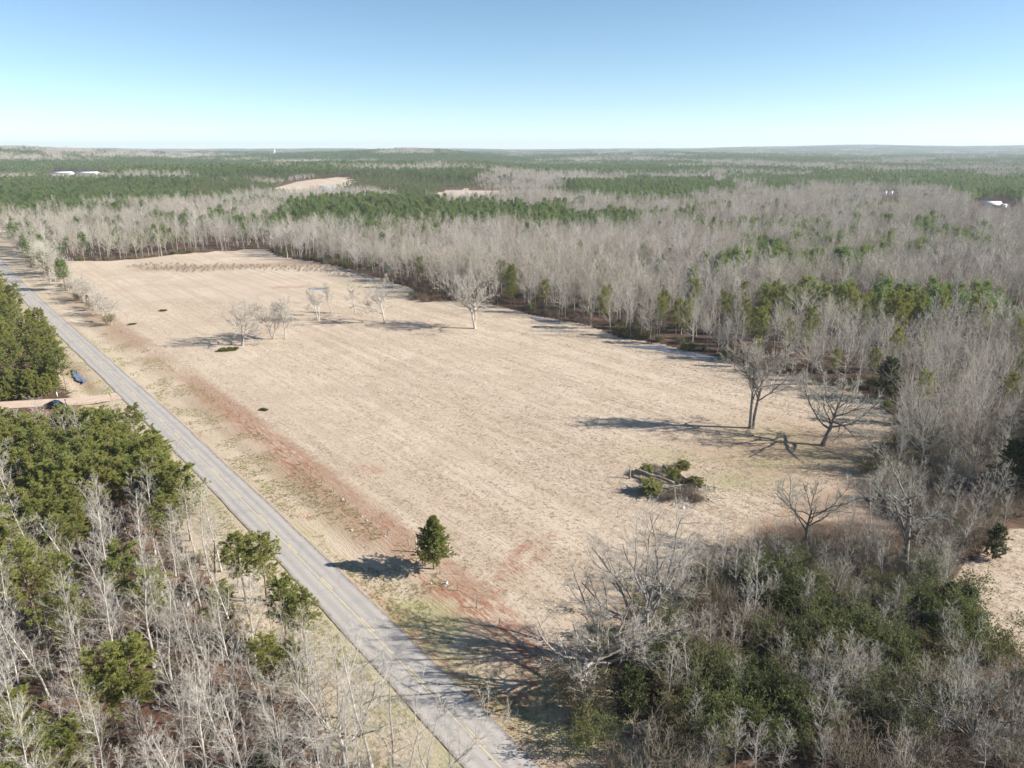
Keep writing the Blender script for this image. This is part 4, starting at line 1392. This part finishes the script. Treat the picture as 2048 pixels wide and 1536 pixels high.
# ------------------------------------------------------------------ brush pile in the field
def log_obj(name, p0, p1, r, label, z0=.2, z1=.3, mat='log'):
    x0, y0 = P(*p0); x1, y1 = P(*p1)
    n = 8
    t = np.linspace(0, 1, n)
    pts = np.stack([(x1 - x0) * t, (y1 - y0) * t, z0 + (z1 - z0) * t + np.sin(t * 3.1) * .12], 1) + rr.normal(0, .05, (n, 3))
    o = MB().tube(pts, np.linspace(r, r * .55, n), 9).obj(name, M[mat], None, True)
    o.location = (x0, y0, 0)
    return tag(o, label, 'log')


log_obj('fallen_log', (1270, 950), (1348, 974), .42, 'long grey fallen log lying across the brush pile', .9, .9)
log_obj('fallen_log', (1325, 944), (1385, 975), .36, 'fallen log half under the cut cedars of the brush pile', 1.2, .8)
log_obj('fallen_log', (1290, 968), (1342, 985), .26, 'dark broken log in front of the brush pile', .3, .5)
x, y = P(1259, 957)
o = MB().tube([(0, 0, -.2), (.05, 0, .7), (-.03, .03, 1.6), (.05, 0, 2.6)], [.24, .17, .14, .07], 8).obj('dead_stump', M['log'], None, True)
o.location = (x, y, 0)
tag(o, 'upright splintered stump beside the brush pile', 'stump')
cut = [(1300, 985, 1.5, 3.2, 'cut'), (1345, 958, 1.2, 2.6, 'cut'), (1290, 945, 1.1, 1.9, 'cut'), (1362, 938, 1.1, 2.1, 'cut'), (1392, 975, 1.2, 2.4, 'cut')]
cl_lab = ['largest cut cedar heap with drooping green boughs on the near side of the pile', 'yellowish cut cedar on top of the brush pile', 'small cut cedar behind the fallen log', 'round cut cedar at the back of the brush pile', 'cut cedar at the far end of the brush pile']
HEAP = pine_tree(330, 4.0, m1=60, m2=7, ts=(.3, .6, .85, 1.0), kb=6, L=.30, w=.05, base=.08, wid=.42, leaf='cut', spread=.5, droop=.25, ang=1.25, trop=-.10, prof_pow=.4, top_round=.35)
for (a, b, h, w, _), lab in zip(cut, cl_lab):
    x, y = P(a, b)
    put(HEAP, 'cut_cedar', x, y, h * 1.8, rr.random() * 6, lab, 'cut tree', 'cut cedars of the brush pile', lean=(rr.uniform(-.5, .5), rr.uniform(-.5, .5)), sx=w / h * 1.0)
HEAPB = both(shrub(430, 2.0, 4.2, 0, .2, .05, 'shrub', 'twig_brown', 26), 'stems', 'foliage')
sticks = MB()
cx0, cy0 = P(1345, 984)
for i in range(300):
    ang_, rr_ = rr.random() * 6.28, math.sqrt(rr.random())
    p0 = np.array([math.cos(ang_) * rr_ * 9.0, math.sin(ang_) * rr_ * 5.0, rr.uniform(.1, 1.5) * (1.15 - rr_)])
    d0 = rr.normal(0, 1, 3) * [1, 1, .22]; d0 /= np.linalg.norm(d0)
    l0 = rr.uniform(1.0, 3.4)
    pts = np.stack([p0, p0 + d0 * l0 * .5 + rr.normal(0, .1, 3), p0 + d0 * l0 + rr.normal(0, .15, 3)])
    pts[:, 2] = np.maximum(pts[:, 2], .04)
    r_ = rr.uniform(.02, .075)
    sticks.tube(pts, [r_, r_ * .8, r_ * .4], 4, False)
o = sticks.obj('dead_branches', M['twig_oak'])
o.location = (cx0, cy0, 0)
tag(o, 'tangle of dead branches and sticks making up the brush pile', 'debris', kind='stuff')
for i, (a, b) in enumerate([(1335, 998), (1360, 995), (1385, 1000), (1350, 985), (1375, 985), (1335, 942), (1310, 938), (1400, 1002), (1320, 968), (1350, 965), (1372, 968), (1290, 962)]):
    x, y = P(a, b)
    put(HEAPB, 'brush_heap', x, y, rr.uniform(.8, 1.3), rr.random() * 6, ORD[i] + ' grey heap of dead branches on the brush pile counting round it', 'shrub', 'grey branch heaps of the brush pile', sx=1.35)
for (a, b), lab, s in (((1366, 1017), 'pale blue plastic scrap lying below the brush pile', .28), ((893, 1168), 'pale blue plastic scrap beside the red clay strip', .22)):
    x, y = P(a, b)
    m = MB().box(0, 0, .16, s * 2, s * 1.1, .26, .3, .75).box(.1, .05, .33, s * 1.2, s * .7, .12, .5, .7)
    o = m.obj('plastic_scrap', M['tarp']); o.location = (x, y, 0)
    tag(o, lab, 'scrap')
LYING = pine_tree(331, 5.0, m1=60, m2=6, ts=(.3, .6, .9), kb=6, L=.32, w=.05, base=.08, wid=.24, leaf='cut', spread=.5, ang=1.0, trop=.02, prof_pow=.7)
for (a, b), h, rz, lab in (((432, 703), 7.5, 1.9, 'cut cedar lying flat in the hayfield near the pale bushy tree'), ((318, 622), 4.0, 1.5, 'small cut cedar lying in the field behind the hedgerow end'), ((520, 819), 3.0, 1.2, 'tiny cut branch lying in the hayfield near the fence'), ((255, 650), 3.5, 1.8, 'grey green cut brush at the near end of the hedgerow')):
    x, y = P(a, b)
    e = put(LYING, 'cut_cedar', x, y, h, 0, lab, 'cut tree')
    e.rotation_euler = (R(86), 0, rz + R(-10))
    e.scale = (e.scale[0] * .9, e.scale[1] * .6, e.scale[2] * .9)
    e.location.z = .25
for i, (a, b) in enumerate([(685, 999), (664, 983), (724, 1033), (770, 1073), (703, 1061), (733, 1041), (862, 1168)]):
    x, y = P(a, b)
    m = MB()
    rg = np.random.default_rng(i)
    ph = np.linspace(0, 6.28, 8)[:-1]
    v = np.concatenate([np.stack([np.cos(ph) * .22, np.sin(ph) * .17, 0 * ph], 1), np.stack([np.cos(ph) * .15, np.sin(ph) * .12, 0 * ph + .14], 1), [[0, 0, .19]]]) * rg.uniform(.8, 1.25, (15, 1))
    m.add(v, [[j, (j + 1) % 7, 7 + (j + 1) % 7, 7 + j] for j in range(7)], [[7 + j, 7 + (j + 1) % 7, 14] for j in range(7)])
    o = m.obj('stone', M['rock']); o.location = (x, y, .02)
    tag(o, ORD[i] + ' pale stone on the red clay strip along the fence', 'stone', 'stones on the red clay strip')

# ------------------------------------------------------------------ car, house and posts by the driveway
def car(x, y, rz):
    e = link('parked_car', None); e.location = (x, y, .07); e.rotation_euler = (0, 0, rz)
    tag(e, 'dark blue pickup parked on the pink driveway behind the pines', 'car')
    b = MB()
    prof = [(-2.6, .45), (-2.65, .95), (-.9, 1.0), (-.75, 1.0), (-.45, 1.72), (.75, 1.74), (1.35, 1.12), (2.35, 1.02), (2.6, .85), (2.6, .45)]
    n = len(prof)
    V = []
    for yy, ins in ((-.92, 0), (.92, 0)):
        for px_, pz in prof: V.append((px_, yy * (.86 if pz > 1.3 else 1), pz))
    q = [[i, (i + 1) % n, n + (i + 1) % n, n + i] for i in range(n)]
    t = [[0, i, i + 1] for i in range(1, n - 1)] + [[n, n + i + 1, n + i] for i in range(1, n - 1)]
    b.add(V, q, t); b.obj('body', M['car_blue'], e)
    MB().box(-1.75, 0, .93, 1.5, 1.5, .16).obj('load_bed', M['dark'], e)
    for sy in (-.875, .875):
        MB().box(.15, sy * .97, 1.38, 1.15, .06, .42).obj('side_window', M['glass'], e)
    MB().add([(.80, -.72, 1.68), (.80, .72, 1.68), (1.37, .82, 1.15), (1.37, -.82, 1.15)], [[0, 3, 2, 1]]).obj('windscreen', M['glass'], e).location = (.02, 0, .02)
    for sx in (-1.65, 1.65):
        for sy in (-.86, .86):
            w = MB().tube([(sx, sy - .12, .36), (sx, sy + .12, .36)], .37, 14).obj('wheel', M['rubber'], e)
            MB().tube([(sx, sy + (.125 if sy > 0 else -.125) - .01, .36), (sx, sy + (.125 if sy > 0 else -.125) + .01, .36)], .2, 10).obj('rim', M['steel'], w)
    for sy in (-.65, .65):
        MB().box(2.6, sy, .8, .05, .35, .16).obj('headlight', M['white'], e)


x, y = P(112, 816)
car(x, y, 2.9)
x, y = P(115, 794)
o = MB().box(0, 0, .6, .14, .14, 1.3).box(0, 0, 1.28, .18, .18, .06).obj('marker_post', M['white']); o.location = (x, y, 0)
tag(o, 'short white post at the corner of the pine block', 'post')
x, y = P(132, 809)
o = MB().box(0, 0, .5, .1, .1, 1.1).box(0, 0, 1.2, .22, .5, .28, .4).obj('mailbox', M['dark']); o.location = (x, y, 0)
tag(o, 'dark mailbox on a post beside the driveway', 'mailbox')


def building(name, x, y, L, Wd, wh, rh, rz, label, wall, roofm, nwin=3, z=None, cat='building'):
    e = link(name, None); e.location = (x, y, tz(x, y) if z is None else z); e.rotation_euler = (0, 0, rz)
    tag(e, label, cat)
    MB().box(0, 0, wh / 2, L, Wd, wh).obj('wall', wall, e)
    ov = .5
    V = []
    for xx in (-L / 2 - ov, L / 2 + ov):
        V += [(xx, -Wd / 2 - ov, wh - .1), (xx, 0, wh + rh), (xx, Wd / 2 + ov, wh - .1), (xx, -Wd / 2 - ov, wh - .25), (xx, 0, wh + rh - .15), (xx, Wd / 2 + ov, wh - .25)]
    q = [[0, 6, 7, 1], [1, 7, 8, 2], [3, 4, 10, 9], [4, 5, 11, 10], [0, 3, 9, 6], [2, 8, 11, 5], [0, 1, 4, 3], [1, 2, 5, 4], [6, 9, 10, 7], [7, 10, 11, 8]]
    MB().add(V, q).obj('roof', roofm, e)
    MB().add([(-L / 2, -Wd / 2, wh), (-L / 2, Wd / 2, wh), (-L / 2, 0, wh + rh - .16), (L / 2, -Wd / 2, wh), (L / 2, Wd / 2, wh), (L / 2, 0, wh + rh - .16)], t=[[0, 2, 1], [3, 4, 5]]).obj('gable', wall, e)
    for i in range(nwin):
        xx = -L / 2 + L * (i + 1) / (nwin + 1)
        if i == nwin // 2: MB().box(xx, -Wd / 2 - .02, 1.02, .95, .08, 2.0).obj('door', M['dark'], e)
        else:
            w = MB().box(xx, -Wd / 2 - .02, 1.5, 1.2, .08, 1.1).obj('window', M['white'], e)
            MB().box(xx, -Wd / 2 - .045, 1.5, 1.0, .06, .9).obj('pane', M['glass'], w)
    return e


x, y = P(6, 858, 3)
building('mobile_home', x - 6, y, 16, 5, 2.8, .9, .5, 'white mobile home half hidden behind the pines at the driveway', M['white'], M['white'], 5)
x, y = P(32, 878, 3)
building('storage_shed', x, y - 1, 4.0, 3.2, 2.3, .8, .3, 'little white storage shed showing through the pines', M['white'], M['white'], 1)
x, y = P(656, 384)
building('metal_barn', x, y, 24, 14, 4.2, 2.2, .35, 'pale blue metal roofed barn by the far tan clearing', M['white'], M['roof_blue'], 3)
x, y = P(1982, 412)
building('farmhouse', x, y, 17, 9, 3.0, 2.2, -.25, 'white roofed house among the bare woods near the horizon', M['white'], M['white'], 5)
x, y = P(1999, 414)
building('storage_shed', x, y - 6, 5, 4, 2.6, 1.2, .3, 'small white shed beside the white roofed house', M['white'], M['white'], 1)
for (a, b), lab in (((1769, 392), 'white round tank in the far woods, first of a pair'), ((1781, 392), 'white round tank in the far woods, second of a pair')):
    x, y = P(a, b)
    e = link('storage_tank', None); e.location = (x, y, tz(x, y)); tag(e, lab, 'tank', 'pair of white tanks')
    MB().tube([(0, 0, 0), (0, 0, 3), (0, 0, 6)], 2.4, 16).obj('shell', M['white'], e)
    MB().tube([(0, 0, 6), (0, 0, 6.7), (0, 0, 7.1)], [2.45, 1.6, .3], 16).obj('cap', M['steel'], e)
for a, b, lab in ((125, 353, 'long white poultry shed before the far pine wall, first of two'), (176, 354, 'long white poultry shed before the far pine wall, second of two')):
    x, y = P(a, b)
    building('poultry_shed', x, y, 48, 13, 3.5, 2.6, .02, lab, M['white'], M['white'], 7)
# water tower on the horizon
az = math.atan2(548 - 1024, 1498); D = 4300
x, y = math.sin(az) * D, math.cos(az) * D
e = link('water_tower', None); e.location = (x, y, tz(x, y)); tag(e, 'tiny white water tower on the wooded horizon', 'tower')
zt = max(8, 50 - tz(x, y))
MB().tube([(0, 0, zt - 6), (0, 0, zt - 4), (0, 0, zt), (0, 0, zt + 3), (0, 0, zt + 5), (0, 0, zt + 6)], [1.2, 4, 5.5, 5.5, 3.5, .4], 18).obj('tank', M['white'], e, True)
for i in range(6):
    c, s = math.cos(i * 1.047) * 4, math.sin(i * 1.047) * 4
    MB().tube([(c * 1.3, s * 1.3, -1), (c, s, zt)], .5, 6).obj('leg', M['white'], e)
# warning sign by the far bend
x, y = P(4, 512)
e = link('road_sign', None); e.location = (x, y, 0); e.rotation_euler = (0, 0, -.5); tag(e, 'small yellow diamond warning sign beside the far road bend', 'sign')
MB().box(0, 0, 1.3, .06, .06, 2.7).obj('post', M['steel'], e)
o = MB().box(0, 0, 0, .9, .04, .9).obj('panel', M['yellow'], e); o.location = (0, -.06, 2.5); o.rotation_euler = (0, R(45), 0)

# ------------------------------------------------------------------ labels that single out each tree of a wood
LAND = [('the gate oak', P(1185, 1365)), ('the tallest thicket oak', P(1288, 1318)), ('the umbrella shaped tree', P(1612, 1112)), ('the black trunked oak', P(1808, 1160)), ('the sprawling low tree', P(1930, 1500)),
        ('the whitish thicket trees', P(1660, 1430)), ('the narrow green cedar', P(1258, 1440)), ('the small clearing', P(1925, 1215)), ('the brownish oak', P(1945, 960)), ('the bottom picture edge', P(1500, 1530)), ('the field corner oak', P(1845, 930)), ('the rounded cedar by the clearing', P(1985, 1118)), ('the grassy road shoulder', P(1200, 1480)), ('the middle of the thicket', P(1480, 1290)), ('the long limbed oak', P(1850, 1270)), ('the brush pile', P(1500, 1130))]
ROWS = ['row along the verge', 'second row from the verge', 'third row from the verge', 'fourth row from the verge', 'fifth row from the verge', 'sixth row from the verge'] + ['depth of the wood'] * 40
bins = {}
for e, sch in POOL:
    x, y = e.location.x, e.location.y
    what = e['label']
    if sch in ('beyond', 'near', 'lone'):
        row = int(max(0, (-float(road_side(np.array([x]), np.array([y]))[0]) - 8) // 6))
        key = (what, sch, ROWS[row]); order_ = y * .77 - x * .638
        if sch != 'beyond': order_ = -order_
    elif sch == 'thicket':
        d = [(math.hypot(x - q[0], y - q[1]), n) for n, q in LAND]
        dd, n = min(d)
        what = ('tall ' if e.location.z + e.scale[2] * 3.6 > (4.2 if 'shrub' in what else 0) else 'low ') + what if 'shrub' in what else what
        key = (what, sch, n); order_ = dd
    else:
        row = 'front row' if sch[2] < 9 else 'second row' if sch[2] < 18 else 'third row' if sch[2] < 30 else 'back rows'
        key = (what, row, sch[1]); order_ = PX(x, y, 0)[0]
    bins.setdefault(key, []).append((order_, e))
for key, lst in bins.items():
    lst.sort(key=lambda q: q[0])
    for i, (_, e) in enumerate(lst):
        o_ = ORD[i]
        if key[1] == 'beyond': lab = '%s, %s past the driveway in the %s' % (key[0], o_, key[2])
        elif key[1] in ('near', 'lone'): lab = '%s, %s from the driveway in the %s' % (key[0], o_, key[2])
        elif key[1] == 'thicket': lab = '%s of the thicket, %s nearest to %s' % (key[0], o_, key[2])
        else: lab = '%s, %s in the %s of wood %s' % (key[0], o_, key[1], key[2])
        e['label'] = lab

# ------------------------------------------------------------------ haze
hz = MB().box(0, 6000, 64, 32000, 20000, 260).obj('haze', None)
hm = bpy.data.materials.new('haze'); hm.use_nodes = True
hn = hm.node_tree
hn.nodes.remove(hn.nodes['Principled BSDF'])
pv = hn.nodes.new('ShaderNodeVolumePrincipled')
pv.inputs['Color'].default_value = (.80, .90, 1.0, 1)
pv.inputs['Density'].default_value = 0.00008
pv.inputs['Anisotropy'].default_value = 0.1
hn.links.new(pv.outputs[0], hn.nodes['Material Output'].inputs['Volume'])
hz.data.materials.append(hm)
tag(hz, 'thin pale blue haze over the far woods', 'haze', kind='stuff')
print('triangles', sum(sum(len(p.vertices) - 2 for p in m.polygons) if len(m.polygons) < 2000 else len(m.loops) - 2 * len(m.polygons) for m in bpy.data.meshes))
